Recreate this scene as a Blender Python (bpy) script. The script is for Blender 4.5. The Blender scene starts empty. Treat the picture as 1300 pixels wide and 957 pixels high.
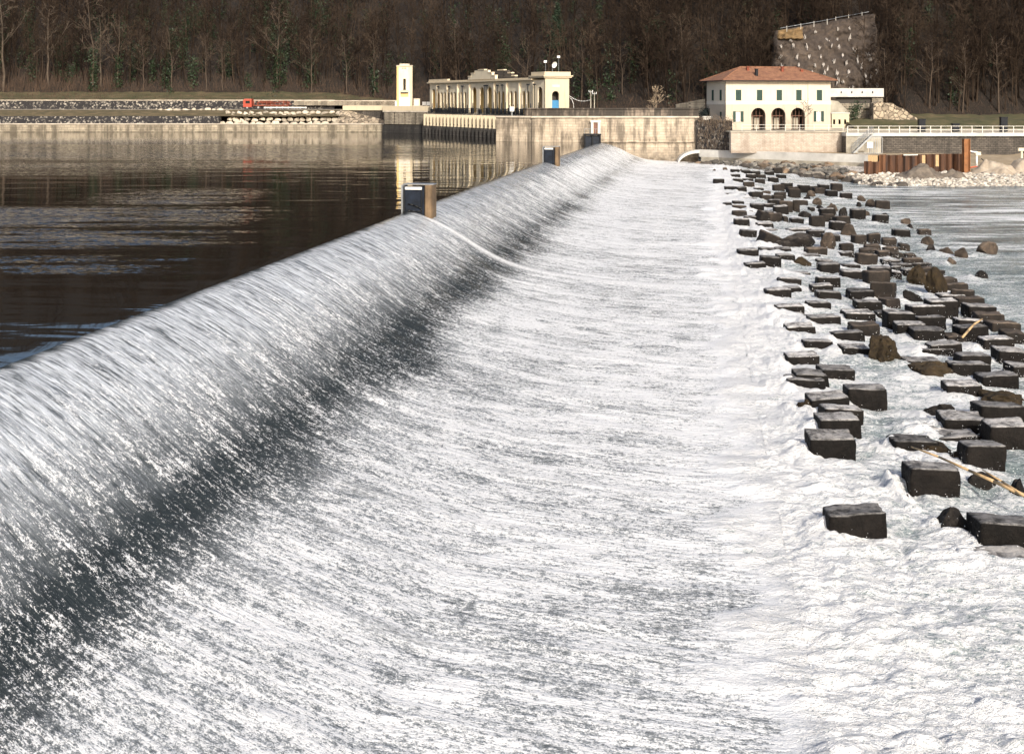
import bpy, bmesh, math, random
import numpy as np
from mathutils import Vector, Matrix, noise as mnoise
R = math.radians
scene = bpy.context.scene
C = scene.collection
random.seed(7)
rng = np.random.default_rng(11)
CAMZ = 6.7
F = 1600.0
HY = 128.0

def at(x, y, z):
    """world point that a viewer of the photograph sees at x, y when it lies at height z"""
    d = (CAMZ - z) * F / (y - HY)
    return ((x - 650) / F * d, d)

def atd(x, y, d):
    return ((x - 650) / F * d, d, CAMZ - (y - HY) * d / F)

# ------------------------------------------------------------------ noise (numpy)
_perm = rng.permutation(4096)
_val = rng.random(4096)
def vnoise(x, y, seed=0):
    xi = np.floor(x).astype(np.int64); yi = np.floor(y).astype(np.int64)
    xf = x - xi; yf = y - yi
    u = xf*xf*xf*(xf*(xf*6-15)+10); v = yf*yf*yf*(yf*(yf*6-15)+10)
    def h(a, b):
        return _val[(_perm[(a + seed*131) & 4095] + b) & 4095]
    return ((h(xi, yi)*(1-u) + h(xi+1, yi)*u)*(1-v) + (h(xi, yi+1)*(1-u) + h(xi+1, yi+1)*u)*v)*2-1
def fbm(x, y, octv=4, seed=0, gain=.5):
    s = np.zeros_like(x, dtype=float); a = 1.0; tot = 0
    for o in range(octv):
        s += a*vnoise(x*2**o+17.3*o, y*2**o-9.1*o, seed+o); tot += a; a *= gain
    return s/tot
def sstep(a, b, x):
    t = np.clip((x-a)/(b-a), 0, 1); return t*t*(3-2*t)

# ------------------------------------------------------------------ object helpers
def tag(o, label=None, cat=None, group=None, kind=None):
    if label: o['label'] = label
    if cat: o['category'] = cat
    if group: o['group'] = group
    if kind: o['kind'] = kind
    return o
def thing(name, label, cat, loc=(0,0,0), rz=0, group=None):
    o = bpy.data.objects.new(name, None); C.objects.link(o)
    o.empty_display_size = .3
    o.location = loc; o.rotation_euler = (0,0,rz)
    return tag(o, label, cat, group)
def link(name, me, parent=None, loc=None, rz=0):
    o = bpy.data.objects.new(name, me); C.objects.link(o)
    if parent: o.parent = parent
    if loc is not None: o.location = loc; o.rotation_euler = (0,0,rz)
    return o

class MB:
    def __init__(s): s.v = []; s.f = []; s.mi = []; s.cur = 0
    def add(s, vs, fs, M=None):
        b = len(s.v)
        if M is not None: vs = [M @ Vector(v) for v in vs]
        s.v += [tuple(v) for v in vs]
        s.f += [tuple(i+b for i in f) for f in fs]; s.mi += [s.cur]*len(fs)
        return s
    def box(s, x0, x1, y0, y1, z0, z1, M=None):
        vs = [(x0,y0,z0),(x1,y0,z0),(x1,y1,z0),(x0,y1,z0),(x0,y0,z1),(x1,y0,z1),(x1,y1,z1),(x0,y1,z1)]
        fs = [(0,3,2,1),(4,5,6,7),(0,1,5,4),(1,2,6,5),(2,3,7,6),(3,0,4,7)]
        return s.add(vs, fs, M)
    def tube(s, p, q, r0, r1=None, n=8, cap=True):
        r1 = r0 if r1 is None else r1
        p = Vector(p); q = Vector(q); d = (q-p).normalized()
        a = d.orthogonal().normalized(); b = d.cross(a)
        vs = []
        for k in range(n):
            t = 2*math.pi*k/n; vs.append(p + (a*math.cos(t)+b*math.sin(t))*r0)
        for k in range(n):
            t = 2*math.pi*k/n; vs.append(q + (a*math.cos(t)+b*math.sin(t))*r1)
        fs = [(k,(k+1)%n,n+(k+1)%n,n+k) for k in range(n)]
        if cap: fs += [tuple(reversed(range(n))), tuple(range(n,2*n))]
        return s.add(vs, fs)
    def path(s, pts, r, n=6):
        rs = r if isinstance(r, (list, tuple)) else [r]*len(pts)
        for i in range(len(pts)-1): s.tube(pts[i], pts[i+1], rs[i], rs[i+1], n)
        return s
    def prism(s, poly, z0, z1):
        n = len(poly)
        vs = [(x,y,z0) for x,y in poly] + [(x,y,z1) for x,y in poly]
        fs = [(k,(k+1)%n,n+(k+1)%n,n+k) for k in range(n)] + [tuple(reversed(range(n))), tuple(range(n,2*n))]
        return s.add(vs, fs)
    def extr(s, prof, x0, x1):
        """profile of (y,z) points swept along x"""
        n = len(prof)
        vs = [(x0,y,z) for y,z in prof] + [(x1,y,z) for y,z in prof]
        fs = [(k,n+k,n+(k+1)%n,(k+1)%n) for k in range(n)] + [tuple(range(n)), tuple(reversed(range(n,2*n)))]
        return s.add(vs, fs)
    def mesh(s, name, mats, smooth=False):
        me = bpy.data.meshes.new(name)
        me.from_pydata(s.v, [], s.f)
        for m in (mats if isinstance(mats, (list, tuple)) else [mats]): me.materials.append(m)
        me.polygons.foreach_set('material_index', s.mi)
        if smooth: me.polygons.foreach_set('use_smooth', [True]*len(s.f))
        bm = bmesh.new(); bm.from_mesh(me); bmesh.ops.recalc_face_normals(bm, faces=bm.faces); bm.to_mesh(me); bm.free()
        me.update(); return me
    def build(s, name, mats, parent=None, loc=None, rz=0, smooth=False):
        return link(name, s.mesh(name, mats, smooth), parent, loc, rz)

def arch_loop(cx, w, z0, z1, n=10):
    """closed outline of a round-headed opening in the x/z plane"""
    r = w/2; zs = z1 - r
    pts = [(cx-r, z0), (cx-r, zs)]
    for k in range(1, n): 
        a = math.pi - math.pi*k/n; pts.append((cx + r*math.cos(a), zs + r*math.sin(a)))
    return pts + [(cx+r, zs), (cx+r, z0)]
def rect_loop(cx, w, z0, z1): return [(cx-w/2,z0),(cx-w/2,z1),(cx+w/2,z1),(cx+w/2,z0)]

def pierced(mb, L, z0, z1, holes, thick, M=None):
    """a wall in the local x/z plane at y=0 with real openings and reveals going back to y=thick"""
    bm = bmesh.new(); edges = []
    loops = [[(0,z0),(L,z0),(L,z1),(0,z1)]] + holes
    for lp in loops:
        vs = [bm.verts.new((x,0,z)) for x,z in lp]
        edges += [bm.edges.new((vs[i], vs[(i+1)%len(vs)])) for i in range(len(vs))]
    bmesh.ops.triangle_fill(bm, use_beauty=True, use_dissolve=False, edges=edges)
    bm.verts.index_update()
    vs = [v.co.copy() for v in bm.verts]; fs = [[v.index for v in f.verts] for f in bm.faces]
    bm.free()
    mb.add(vs, fs, M); mb.add([(v.x, thick, v.z) for v in vs], [tuple(reversed(f)) for f in fs], M)
    for lp in loops:
        n = len(lp)
        mb.add([(x,0,z) for x,z in lp]+[(x,thick,z) for x,z in lp], [(i,(i+1)%n,n+(i+1)%n,n+i) for i in range(n)], M)

def grid_mesh(name, P, mats, attrs=None, uv=None, smooth=True):
    """P: rows x cols x 3"""
    nr, nc = P.shape[:2]
    idx = np.arange(nr*nc).reshape(nr, nc)
    q = np.stack([idx[:-1,:-1], idx[:-1,1:], idx[1:,1:], idx[1:,:-1]], -1).reshape(-1, 4)
    return np_mesh(name, P.reshape(-1,3), q, mats, attrs, uv, smooth)
def np_mesh(name, V, Q, mats, attrs=None, uv=None, smooth=False):
    me = bpy.data.meshes.new(name)
    k = Q.shape[1]
    me.vertices.add(len(V)); me.vertices.foreach_set('co', V.astype(np.float32).ravel())
    me.loops.add(Q.size); me.loops.foreach_set('vertex_index', Q.astype(np.int32).ravel())
    me.polygons.add(len(Q)); me.polygons.foreach_set('loop_start', np.arange(0, Q.size, k, dtype=np.int32))
    me.polygons.foreach_set('loop_total', np.full(len(Q), k, dtype=np.int32))
    if smooth: me.polygons.foreach_set('use_smooth', np.ones(len(Q), dtype=bool))
    me.update(calc_edges=True)
    for m in (mats if isinstance(mats, (list, tuple)) else [mats]): me.materials.append(m)
    for an, a in (attrs or {}).items():
        at_ = me.attributes.new(an, 'FLOAT', 'POINT'); at_.data.foreach_set('value', a.astype(np.float32).ravel())
    if uv is not None:
        l = me.uv_layers.new(name='UVMap'); l.data.foreach_set('uv', uv.reshape(-1,2)[Q.ravel()].astype(np.float32).ravel())
    me.validate(); return me

# ------------------------------------------------------------------ materials
class Mt:
    def __init__(s, name, base=(.5,.5,.5), rough=.7, **kw):
        s.m = bpy.data.materials.new(name); s.m.use_nodes = True
        s.t = s.m.node_tree; s.n = s.t.nodes; s.l = s.t.links
        s.b = s.n['Principled BSDF']; s.out = s.n['Material Output']
        s.b.inputs['Base Color'].default_value = (*base, 1); s.b.inputs['Roughness'].default_value = rough
        for k, v in kw.items(): s.b.inputs[k.replace('_', ' ')].default_value = v
    def node(s, t, **kw):
        n = s.n.new(t)
        for k, v in kw.items(): setattr(n, k, v)
        return n
    def set(s, sock, v):
        if hasattr(v, 'is_output') or isinstance(v, bpy.types.NodeSocket): s.l.new(v, sock)
        elif isinstance(v, (tuple, list)): sock.default_value = (*v, 1) if len(v) == 3 and len(sock.default_value) == 4 else v
        else: sock.default_value = v
    def coord(s, kind='Object'):
        if kind == 'World': return s.node('ShaderNodeNewGeometry').outputs['Position']
        return s.node('ShaderNodeTexCoord').outputs[kind]
    def map(s, vec, scale=(1,1,1), loc=(0,0,0), rot=(0,0,0)):
        n = s.node('ShaderNodeMapping'); s.l.new(vec, n.inputs[0])
        n.inputs['Scale'].default_value = scale; n.inputs['Location'].default_value = loc; n.inputs['Rotation'].default_value = rot
        return n.outputs[0]
    def noise(s, vec, scale=5, detail=4, rough=.55, dist=0, out='Fac'):
        n = s.node('ShaderNodeTexNoise'); s.l.new(vec, n.inputs['Vector'])
        n.inputs['Scale'].default_value = scale; n.inputs['Detail'].default_value = detail
        n.inputs['Roughness'].default_value = rough; n.inputs['Distortion'].default_value = dist
        return n.outputs[out]
    def voro(s, vec, scale=5, feat='F1', out='Distance', rand=1):
        n = s.node('ShaderNodeTexVoronoi', feature=feat); s.l.new(vec, n.inputs['Vector'])
        n.inputs['Scale'].default_value = scale; n.inputs['Randomness'].default_value = rand
        return n.outputs[out]
    def ramp(s, fac, stops, interp='LINEAR'):
        n = s.node('ShaderNodeValToRGB'); s.set(n.inputs[0], fac); e = n.color_ramp.elements
        n.color_ramp.interpolation = interp
        while len(e) < len(stops): e.new(.5)
        for el, (p, c) in zip(e, stops):
            el.position = p; el.color = (*(c if isinstance(c, tuple) else (c,c,c)), 1)
        return n.outputs[0]
    def math(s, op, a, b=0, c=0, clamp=False):
        n = s.node('ShaderNodeMath', operation=op, use_clamp=clamp)
        for k, v in enumerate((a, b, c)): s.set(n.inputs[k], v)
        return n.outputs[0]
    def mix(s, f, a, b, blend='MIX'):
        n = s.node('ShaderNodeMix', data_type='RGBA', blend_type=blend)
        s.set(n.inputs[0], f); s.set(n.inputs[6], a); s.set(n.inputs[7], b)
        return n.outputs[2]
    def sm(s, v, a, b, c=0, d=1):
        n = s.node('ShaderNodeMapRange', interpolation_type='SMOOTHSTEP')
        s.set(n.inputs['Value'], v); s.set(n.inputs['From Min'], a); s.set(n.inputs['From Max'], b)
        n.inputs['To Min'].default_value = c; n.inputs['To Max'].default_value = d
        return n.outputs[0]
    def attr(s, name): return s.node('ShaderNodeAttribute', attribute_name=name).outputs['Fac']
    def rand(s): return s.node('ShaderNodeObjectInfo').outputs['Random']
    def bump(s, h, strength=.5, dist=.05, normal=None):
        n = s.node('ShaderNodeBump'); s.l.new(h, n.inputs['Height'])
        n.inputs['Strength'].default_value = strength; n.inputs['Distance'].default_value = dist
        if normal is not None: s.l.new(normal, n.inputs['Normal'])
        return n.outputs[0]
    def col(s, c): s.set(s.b.inputs['Base Color'], c); return s
    def rgh(s, c): s.set(s.b.inputs['Roughness'], c); return s
    def nrm(s, c): s.l.new(c, s.b.inputs['Normal']); return s

def simple(name, base, rough=.7, var=.25, scale=3, bump=.2, dist=.02, coord='Object', **kw):
    M = Mt(name, base, rough, **kw); v = M.coord(coord)
    n = M.noise(v, scale, 6, .6)
    lo = tuple(c*(1-var) for c in base); hi = tuple(min(1, c*(1+var)) for c in base)
    M.col(M.ramp(n, [(.3, lo), (.7, hi)]))
    if bump: M.nrm(M.bump(M.noise(v, scale*6, 4), bump, dist))
    return M.m

def m_plaster(name, base, stain=.5):
    M = Mt(name, base, .85); v = M.coord('World')
    n = M.noise(v, .6, 6, .6); st = M.noise(M.map(v, (1.4,1.4,.12)), 2, 5, .6)
    c = M.ramp(n, [(.3, tuple(x*.9 for x in base)), (.7, base)])
    M.col(M.mix(M.math('MULTIPLY', M.sm(st, .52, .75), stain), c, tuple(x*.45 for x in (base[0], base[1]*.95, base[2]*.9))))
    M.nrm(M.bump(M.noise(v, 20, 4), .2, .01)); return M.m

def m_masonry(name, c1, c2, mortar, bw=.9, bh=.38, stain=.6, staincol=(.03,.027,.022), zgrad=None, vertical=True, stlo=.46, sthi=.62):
    """coursed stone in world x/z, with dark seepage runs"""
    M = Mt(name, c1, .85); p = M.coord('World')
    sep = M.node('ShaderNodeSeparateXYZ'); M.l.new(p, sep.inputs[0])
    cb = M.node('ShaderNodeCombineXYZ'); M.l.new(M.math('ADD', sep.outputs[0], M.math('MULTIPLY', sep.outputs[1], .6)), cb.inputs[0]); M.l.new(sep.outputs[2], cb.inputs[1])
    br = M.node('ShaderNodeTexBrick'); M.l.new(cb.outputs[0], br.inputs['Vector'])
    br.inputs['Color1'].default_value = (*c1, 1); br.inputs['Color2'].default_value = (*c2, 1); br.inputs['Mortar'].default_value = (*mortar, 1)
    br.inputs['Scale'].default_value = 1; br.inputs['Brick Width'].default_value = bw; br.inputs['Row Height'].default_value = bh
    br.inputs['Mortar Size'].default_value = .035; br.inputs['Mortar Smooth'].default_value = .4
    n1 = M.noise(p, 1.3, 6, .65); n2 = M.noise(M.map(p, (.7,.7,.10)), 1.1, 7, .68)
    n3 = M.noise(p, .22, 4, .6)
    c = M.mix(M.ramp(n1, [(.35, 0.0), (.75, .55)]), br.outputs['Color'], tuple(x*.6 for x in c2))
    st = M.math('MULTIPLY', M.sm(M.math('ADD', M.math('MULTIPLY', n2, .7), M.math('MULTIPLY', n3, .35)), stlo, sthi), stain)
    if zgrad:
        g = M.sm(sep.outputs[2], zgrad[0], zgrad[1], 1, 0)
        g = M.math('MULTIPLY', g, M.ramp(n1, [(.3, .4), (.6, 1.)]))
        st = M.math('MAXIMUM', st, M.math('MULTIPLY', g, zgrad[2]))
    M.col(M.mix(st, c, staincol))
    M.nrm(M.bump(M.math('ADD', br.outputs['Fac'], M.math('MULTIPLY', n1, -1.2)), .7, -.05)); return M.m

def m_rubble(name, dark, light, scale=1.6, frac=.5, coord='World', bd=.12):
    M = Mt(name, dark, .9); p = M.coord(coord)
    pn = M.node('ShaderNodeVectorMath', operation='ADD'); M.l.new(p, pn.inputs[0])
    nv = M.node('ShaderNodeVectorMath', operation='SCALE'); M.l.new(M.noise(p, 1.4, 3, out='Color'), nv.inputs[0]); nv.inputs['Scale'].default_value = .5
    M.l.new(nv.outputs[0], pn.inputs[1]); q = pn.outputs[0]
    cell = M.voro(q, scale, out='Color'); edge = M.voro(q, scale, 'DISTANCE_TO_EDGE')
    bw = M.node('ShaderNodeRGBToBW'); M.l.new(cell, bw.inputs[0])
    n = M.noise(p, .35, 4, .6)
    v = M.math('ADD', M.math('MULTIPLY', bw.outputs[0], .7), M.math('MULTIPLY', n, .6))
    mid = tuple((a+b)/2 for a, b in zip(dark, light))
    c = M.ramp(v, [(frac-.12, dark), (frac+.05, mid), (frac+.28, light)])
    c = M.mix(M.sm(edge, 0, .07, 1, 0), c, tuple(x*.3 for x in dark))
    M.col(c); M.nrm(M.bump(M.math('MINIMUM', edge, .18), 1, bd*4)); return M.m

def m_ground(name, cols, scale=.6, bump=.6, dist=.1):
    M = Mt(name, cols[0], .95); p = M.coord('World')
    n = M.noise(p, scale, 8, .65); k = len(cols)
    M.col(M.ramp(n, [(.28+.44*i/(k-1), c) for i, c in enumerate(cols)]))
    M.nrm(M.bump(M.noise(p, scale*8, 6, .7), bump, dist)); return M.m

MAT = {}
MAT['cream'] = m_plaster('cream_render', (.62,.53,.38), .35)
MAT['creamw'] = m_plaster('white_render', (.76,.67,.50), .4)
MAT['ochre'] = m_plaster('ochre_render', (.80,.57,.23), .2)
MAT['housewall'] = m_plaster('house_render', (.62,.565,.46), .3)
MAT['housewall2'] = m_plaster('house_lower_render', (.52,.455,.365), .45)
MAT['band'] = m_plaster('pale_band_render', (.66,.62,.54), .2)
MAT['lock'] = m_masonry('lock_wall_stone', (.59,.50,.39), (.49,.41,.31), (.42,.35,.27), 1.1, .42, .75, (.05,.04,.03), (-3.4,.2,.9))
MAT['parapet'] = m_masonry('weathered_parapet_stone', (.34,.28,.22), (.24,.19,.15), (.12,.1,.08), 1.6, .6, .95, (.035,.03,.025), stlo=.38, sthi=.54)
MAT['coping'] = simple('coping_stone', (.50,.44,.36), .85, .35, .8, .3, .03, 'World')
MAT['terracewall'] = m_masonry('terrace_brickwork', (.60,.53,.45), (.48,.41,.34), (.40,.35,.29), .5, .2, .45, (.2,.14,.1), (-1.2,-.7,.6))
MAT['darkmas'] = m_masonry('dark_coursed_masonry', (.15,.13,.11), (.08,.07,.06), (.03,.026,.022), .7, .28, .6, (.02,.018,.016))
MAT['lightmas'] = m_masonry('pale_coursed_masonry', (.42,.37,.29), (.3,.26,.2), (.12,.1,.08), .8, .3, .6, (.05,.045,.035))
MAT['quay'] = m_masonry('quay_stone', (.47,.41,.31), (.34,.29,.22), (.15,.13,.1), 1.3, .5, .75, (.06,.05,.035), (-.1,.5,.95))
MAT['quaydark'] = m_masonry('shaded_wet_stone', (.06,.055,.05), (.035,.032,.03), (.02,.018,.016), .9, .4, .8, (.012,.012,.012))  # near-black tone carries the shade under the arcade besides wet staining
MAT['rubble'] = m_rubble('rubble_wall', (.028,.026,.028), (.46,.42,.36), 2.8, .82)
MAT['rubbletan'] = m_rubble('tan_rubble', (.10,.08,.06), (.42,.35,.26), 1.2, .5)
MAT['grass'] = m_ground('dry_grass', [(.05,.045,.02), (.11,.085,.042), (.2,.15,.08)], .5)
MAT['greengrass'] = m_ground('green_brown_bank', [(.035,.042,.014), (.075,.068,.028), (.15,.11,.06)], .3)
MAT['earth'] = m_ground('bare_earth', [(.22,.17,.11), (.33,.26,.17), (.42,.34,.24)], .8)
MAT['leaflitter'] = m_ground('woodland_floor', [(.008,.006,.004), (.018,.012,.008), (.032,.022,.014)], .35, 1, .5)
MAT['path'] = m_ground('pale_path', [(.42,.36,.26), (.52,.46,.36)], .8)
MAT['concrete'] = simple('pale_concrete', (.52,.51,.48), .8, .22, .5, .25, .02, 'World')
MAT['concrete2'] = simple('stained_concrete', (.36,.33,.27), .85, .35, .6, .3, .03, 'World')
MAT['white'] = simple('white_paint', (.78,.78,.76), .5, .06, 4, .05)
MAT['whitesteel'] = simple('pale_painted_steel', (.62,.60,.55), .5, .12, 4, .05)
MAT['galv'] = simple('galvanised_steel', (.30,.32,.34), .45, .2, 3, .05, Metallic=.6)
MAT['darksteel'] = simple('dark_steel', (.012,.014,.018), .6, .4, 3, .15, Specular_IOR_Level=.2)
MAT['bluesteel'] = simple('blue_black_gate_steel', (.008,.013,.024), .55, .6, 2, .2, Specular_IOR_Level=.25)
MAT['black'] = simple('black_rubber', (.006,.006,.006), .5, .2, 3, .1)
MAT['tanconc'] = simple('ochre_stained_concrete', (.15,.10,.055), .8, .45, 1.3, .3, .03)
MAT['glassdark'] = Mt('dark_glass', (.012,.014,.015), .12).m
MAT['interior'] = Mt('dim_interior', (.05,.045,.04), .9).m
MAT['green'] = simple('green_shutter_paint', (.010,.042,.031), .55, .15, 4, .1)
MAT['blue'] = simple('blue_door_paint', (.05,.22,.42), .5, .12, 4, .05)
MAT['brown'] = simple('brown_door_wood', (.16,.075,.05), .6, .3, 4, .1)
MAT['red'] = simple('red_lorry_paint', (.34,.045,.02), .5, .12, 2, .05)
MAT['redbrown'] = simple('rusty_red_load', (.20,.05,.025), .8, .4, 2, .3)
MAT['orange'] = simple('orange_plastic_net', (.6,.12,.05), .6, .1, 4, 0)
MAT['wood'] = simple('pale_dead_wood', (.46,.32,.17), .75, .3, 6, .3, .01)
MAT['pilepost'] = simple('orange_rust_steel', (.24,.10,.035), .75, .35, 1.5, .2)

def m_rust():
    M = Mt('rusty_sheet_pile', (.15,.06,.03), .8); p = M.coord('World')
    n = M.noise(M.map(p, (1.2,1.2,.15)), 1.6, 6, .6); n2 = M.noise(p, 5, 5)
    c = M.ramp(n, [(.3, (.03,.018,.014)), (.5, (.08,.035,.017)), (.72, (.18,.08,.035))])
    M.col(M.mix(M.sm(n2, .5, .7, 0, .4), c, (.05,.03,.02))); M.nrm(M.bump(n2, .3, .02)); return M.m
MAT['rust'] = m_rust()

def m_tiles():
    M = Mt('terracotta_roof_tiles', (.33,.13,.08), .85); p = M.coord('Object')
    w = M.node('ShaderNodeTexWave', wave_type='BANDS', bands_direction='X'); M.l.new(p, w.inputs[0]); w.inputs['Scale'].default_value = 1.4; w.inputs['Distortion'].default_value = .15
    w2 = M.node('ShaderNodeTexWave', wave_type='BANDS', bands_direction='Z'); M.l.new(p, w2.inputs[0]); w2.inputs['Scale'].default_value = 2.2; w2.inputs['Distortion'].default_value = .4
    n = M.noise(p, 1.4, 6, .7); n2 = M.noise(p, 14, 3)
    c = M.ramp(n, [(.3, (.14,.06,.04)), (.55, (.28,.14,.075)), (.8, (.38,.2,.13))])
    M.col(M.mix(M.sm(n2, .4, .7, 0, .5), c, (.14,.06,.045)))
    M.nrm(M.bump(M.math('ADD', w.outputs['Fac'], M.math('MULTIPLY', w2.outputs['Fac'], .5)), .7, .06)); return M.m
MAT['tiles'] = m_tiles()

def m_stone(name, cols, wet=0., topsheen=None, sheenamt=0, moss=0, bump=.7):
    M = Mt(name, cols[0], .7); v = M.coord('Object'); r = M.rand()
    off = M.node('ShaderNodeVectorMath', operation='ADD'); M.l.new(v, off.inputs[0])
    cb = M.node('ShaderNodeCombineXYZ'); M.l.new(M.math('MULTIPLY', r, 57), cb.inputs[0]); M.l.new(M.math('MULTIPLY', r, 31), cb.inputs[2]); M.l.new(cb.outputs[0], off.inputs[1])
    p = off.outputs[0]
    n = M.noise(p, 2.2, 8, .68); n2 = M.noise(p, 9, 6, .7); n3 = M.noise(M.map(p, (3,3,.5)), 2, 5, .6)
    k = len(cols)
    c = M.ramp(n, [(.3+.4*i/(k-1), cc) for i, cc in enumerate(cols)])
    c = M.mix(M.math('MULTIPLY', M.sm(n3, .5, .7), .5), c, tuple(x*.4 for x in cols[0]))
    c = M.mix(M.math('MULTIPLY', M.math('SUBTRACT', r, .5), .0), c, cols[-1])
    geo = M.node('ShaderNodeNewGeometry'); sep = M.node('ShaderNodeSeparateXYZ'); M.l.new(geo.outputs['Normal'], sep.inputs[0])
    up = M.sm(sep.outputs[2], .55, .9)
    if topsheen:  # up-facing faces paled in colour for sky sheen, in silt-like patches
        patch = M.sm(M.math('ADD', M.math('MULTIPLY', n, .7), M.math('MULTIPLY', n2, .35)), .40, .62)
        sheenamt_ = M.math('MULTIPLY', sheenamt, M.math('ADD', M.math('MULTIPLY', M.math('FRACT', M.math('MULTIPLY', r, 7.3)), .6), .4))
        c = M.mix(M.math('MULTIPLY', M.math('MULTIPLY', up, M.math('ADD', M.math('MULTIPLY', patch, .85), .1)), sheenamt_), c, topsheen)
    if moss:
        c = M.mix(M.math('MULTIPLY', M.sm(n2, .47, .62), moss), c, (.040,.030,.014))
    if name == 'grey_riprap': c = M.mix(M.ramp(M.math('FRACT', M.math('MULTIPLY', r, 13.7)), [(.0,.0),(.55,.0),(.8,.45),(1,.6)]), c, (.26,.16,.085))
    hv = M.node('ShaderNodeHueSaturation'); M.l.new(c, hv.inputs['Color']); M.l.new(M.math('ADD', M.math('MULTIPLY', r, .7), .65), hv.inputs['Value'])
    M.col(hv.outputs[0])
    M.rgh(M.ramp(n2, [(.35, .85-.5*wet), (.65, .95-.3*wet)]))
    M.b.inputs['Specular IOR Level'].default_value = .14 if wet > .4 else .3
    M.nrm(M.bump(M.math('ADD', n2, M.math('MULTIPLY', n, 1.5)), bump, .06)); return M.m
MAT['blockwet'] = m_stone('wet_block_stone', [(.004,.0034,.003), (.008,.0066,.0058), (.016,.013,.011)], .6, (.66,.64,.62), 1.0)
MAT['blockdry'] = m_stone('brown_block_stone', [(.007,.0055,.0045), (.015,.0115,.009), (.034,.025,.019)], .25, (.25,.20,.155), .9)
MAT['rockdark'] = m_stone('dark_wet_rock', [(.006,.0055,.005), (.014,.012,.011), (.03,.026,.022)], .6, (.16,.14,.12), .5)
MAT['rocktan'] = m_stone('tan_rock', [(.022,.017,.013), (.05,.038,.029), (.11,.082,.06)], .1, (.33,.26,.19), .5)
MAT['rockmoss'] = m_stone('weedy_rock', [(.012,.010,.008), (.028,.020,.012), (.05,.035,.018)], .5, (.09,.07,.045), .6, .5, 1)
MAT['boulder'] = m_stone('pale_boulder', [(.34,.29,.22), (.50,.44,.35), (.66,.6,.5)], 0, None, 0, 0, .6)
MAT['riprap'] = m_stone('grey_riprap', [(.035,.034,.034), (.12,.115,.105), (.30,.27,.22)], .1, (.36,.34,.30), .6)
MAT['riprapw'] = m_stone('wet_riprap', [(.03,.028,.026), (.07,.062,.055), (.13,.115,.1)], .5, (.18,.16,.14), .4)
MAT['gravel'] = m_rubble('gravel_bank', (.24,.21,.18), (.72,.67,.60), 3.2, .45, bd=.05)
MAT['spoil'] = m_ground('spoil_heap', [(.08,.068,.056), (.15,.125,.10), (.24,.2,.16)], 1.2)
MAT['spoiltan'] = m_ground('pale_spoil_heap', [(.26,.21,.16), (.38,.32,.25), (.48,.42,.34)], .9)

def m_cliff():
    M = Mt('netted_rock_face', (.10,.08,.07), .95); p = M.coord('World')
    n = M.noise(p, .35, 8, .7); n2 = M.noise(M.map(p, (1,1,.4)), 2.2, 6, .65)
    c = M.ramp(n, [(.3, (.03,.023,.019)), (.5, (.065,.050,.040)), (.75, (.13,.10,.075))])
    M.col(M.mix(M.sm(n2, .45, .7, 0, .6), c, (.035,.028,.025))); M.nrm(M.bump(n2, .9, .3)); return M.m
MAT['cliff'] = m_cliff()
MAT['cliffochre'] = m_ground('ochre_earth_scar', [(.09,.06,.03), (.17,.11,.05), (.26,.17,.08)], .8)

def m_bark(name, a, b):
    M = Mt(name, a, .95); t = M.attr('tint'); p = M.coord('World')
    n = M.noise(p, .08, 4, .6)
    c = M.mix(t, a, b); c = M.mix(M.sm(n, .4, .65, 0, .55), c, tuple(x*.55 for x in a))
    M.col(c); M.b.inputs['Specular IOR Level'].default_value = .1; return M.m
MAT['bark'] = m_bark('winter_bark', (.018,.012,.009), (.088,.064,.046))
MAT['palebark'] = simple('pale_bark', (.08,.06,.043), .9, .3, 3, .2)
MAT['browntree'] = simple('brown_bark', (.07,.05,.035), .95, .35, .8, 0)
MAT['ivy'] = simple('ivy_leaves', (.018,.035,.012), .6, .5, .8, 0, coord='World')
MAT['conifer'] = simple('conifer_needles', (.014,.03,.014), .8, .5, .8, 0, coord='World')
MAT['brush'] = simple('dry_brush', (.07,.045,.03), .95, .45, .3, 0, coord='World')
MAT['hedge'] = simple('dark_hedge_leaves', (.012,.02,.02), .8, .5, 1, 0, coord='World')
MAT['blossom'] = simple('pale_twigs', (.38,.30,.21), .9, .25, 1, 0, coord='World')
# ------------------------------------------------------------------ the weir: coordinates s along the crest, t down the flow
CA, SA = math.cos(R(9)), math.sin(R(9))
def Xc(s): return -17.0 + .1392*s + 8.5e-5*s*s
def st2xy(s, t): return Xc(s) + t*CA, s - t*SA
def xy2st(X, Y):
    t = (X - Xc(Y))/1.0117
    for _ in range(3): t = (X - Xc(Y + SA*t))/CA
    return Y + SA*t, t
_pt = np.array([-60,-3,-1.5,-.5,0,.7,1.5,2.3,3.2,4.2,5.2,6.1,7.1,8.2,10,14,20,24,34,60,500.])
_pz = np.array([0,0,0,-.008,-.05,-.25,-.52,-.84,-1.28,-1.80,-2.24,-2.55,-2.76,-2.88,-2.98,-3.1,-3.22,-3.3,-3.45,-3.5,-3.5])
_tt = np.linspace(-10, 60, 1401)
_zz = np.interp(_tt, _pt, _pz)
_k = np.exp(-.5*(np.arange(-24, 25)/4.5)**2); _k /= _k.sum()
_zs = np.convolve(np.pad(_zz, 24, mode='edge'), _k, mode='valid')
def prof(t): return np.interp(t, _tt, _zs)

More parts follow.
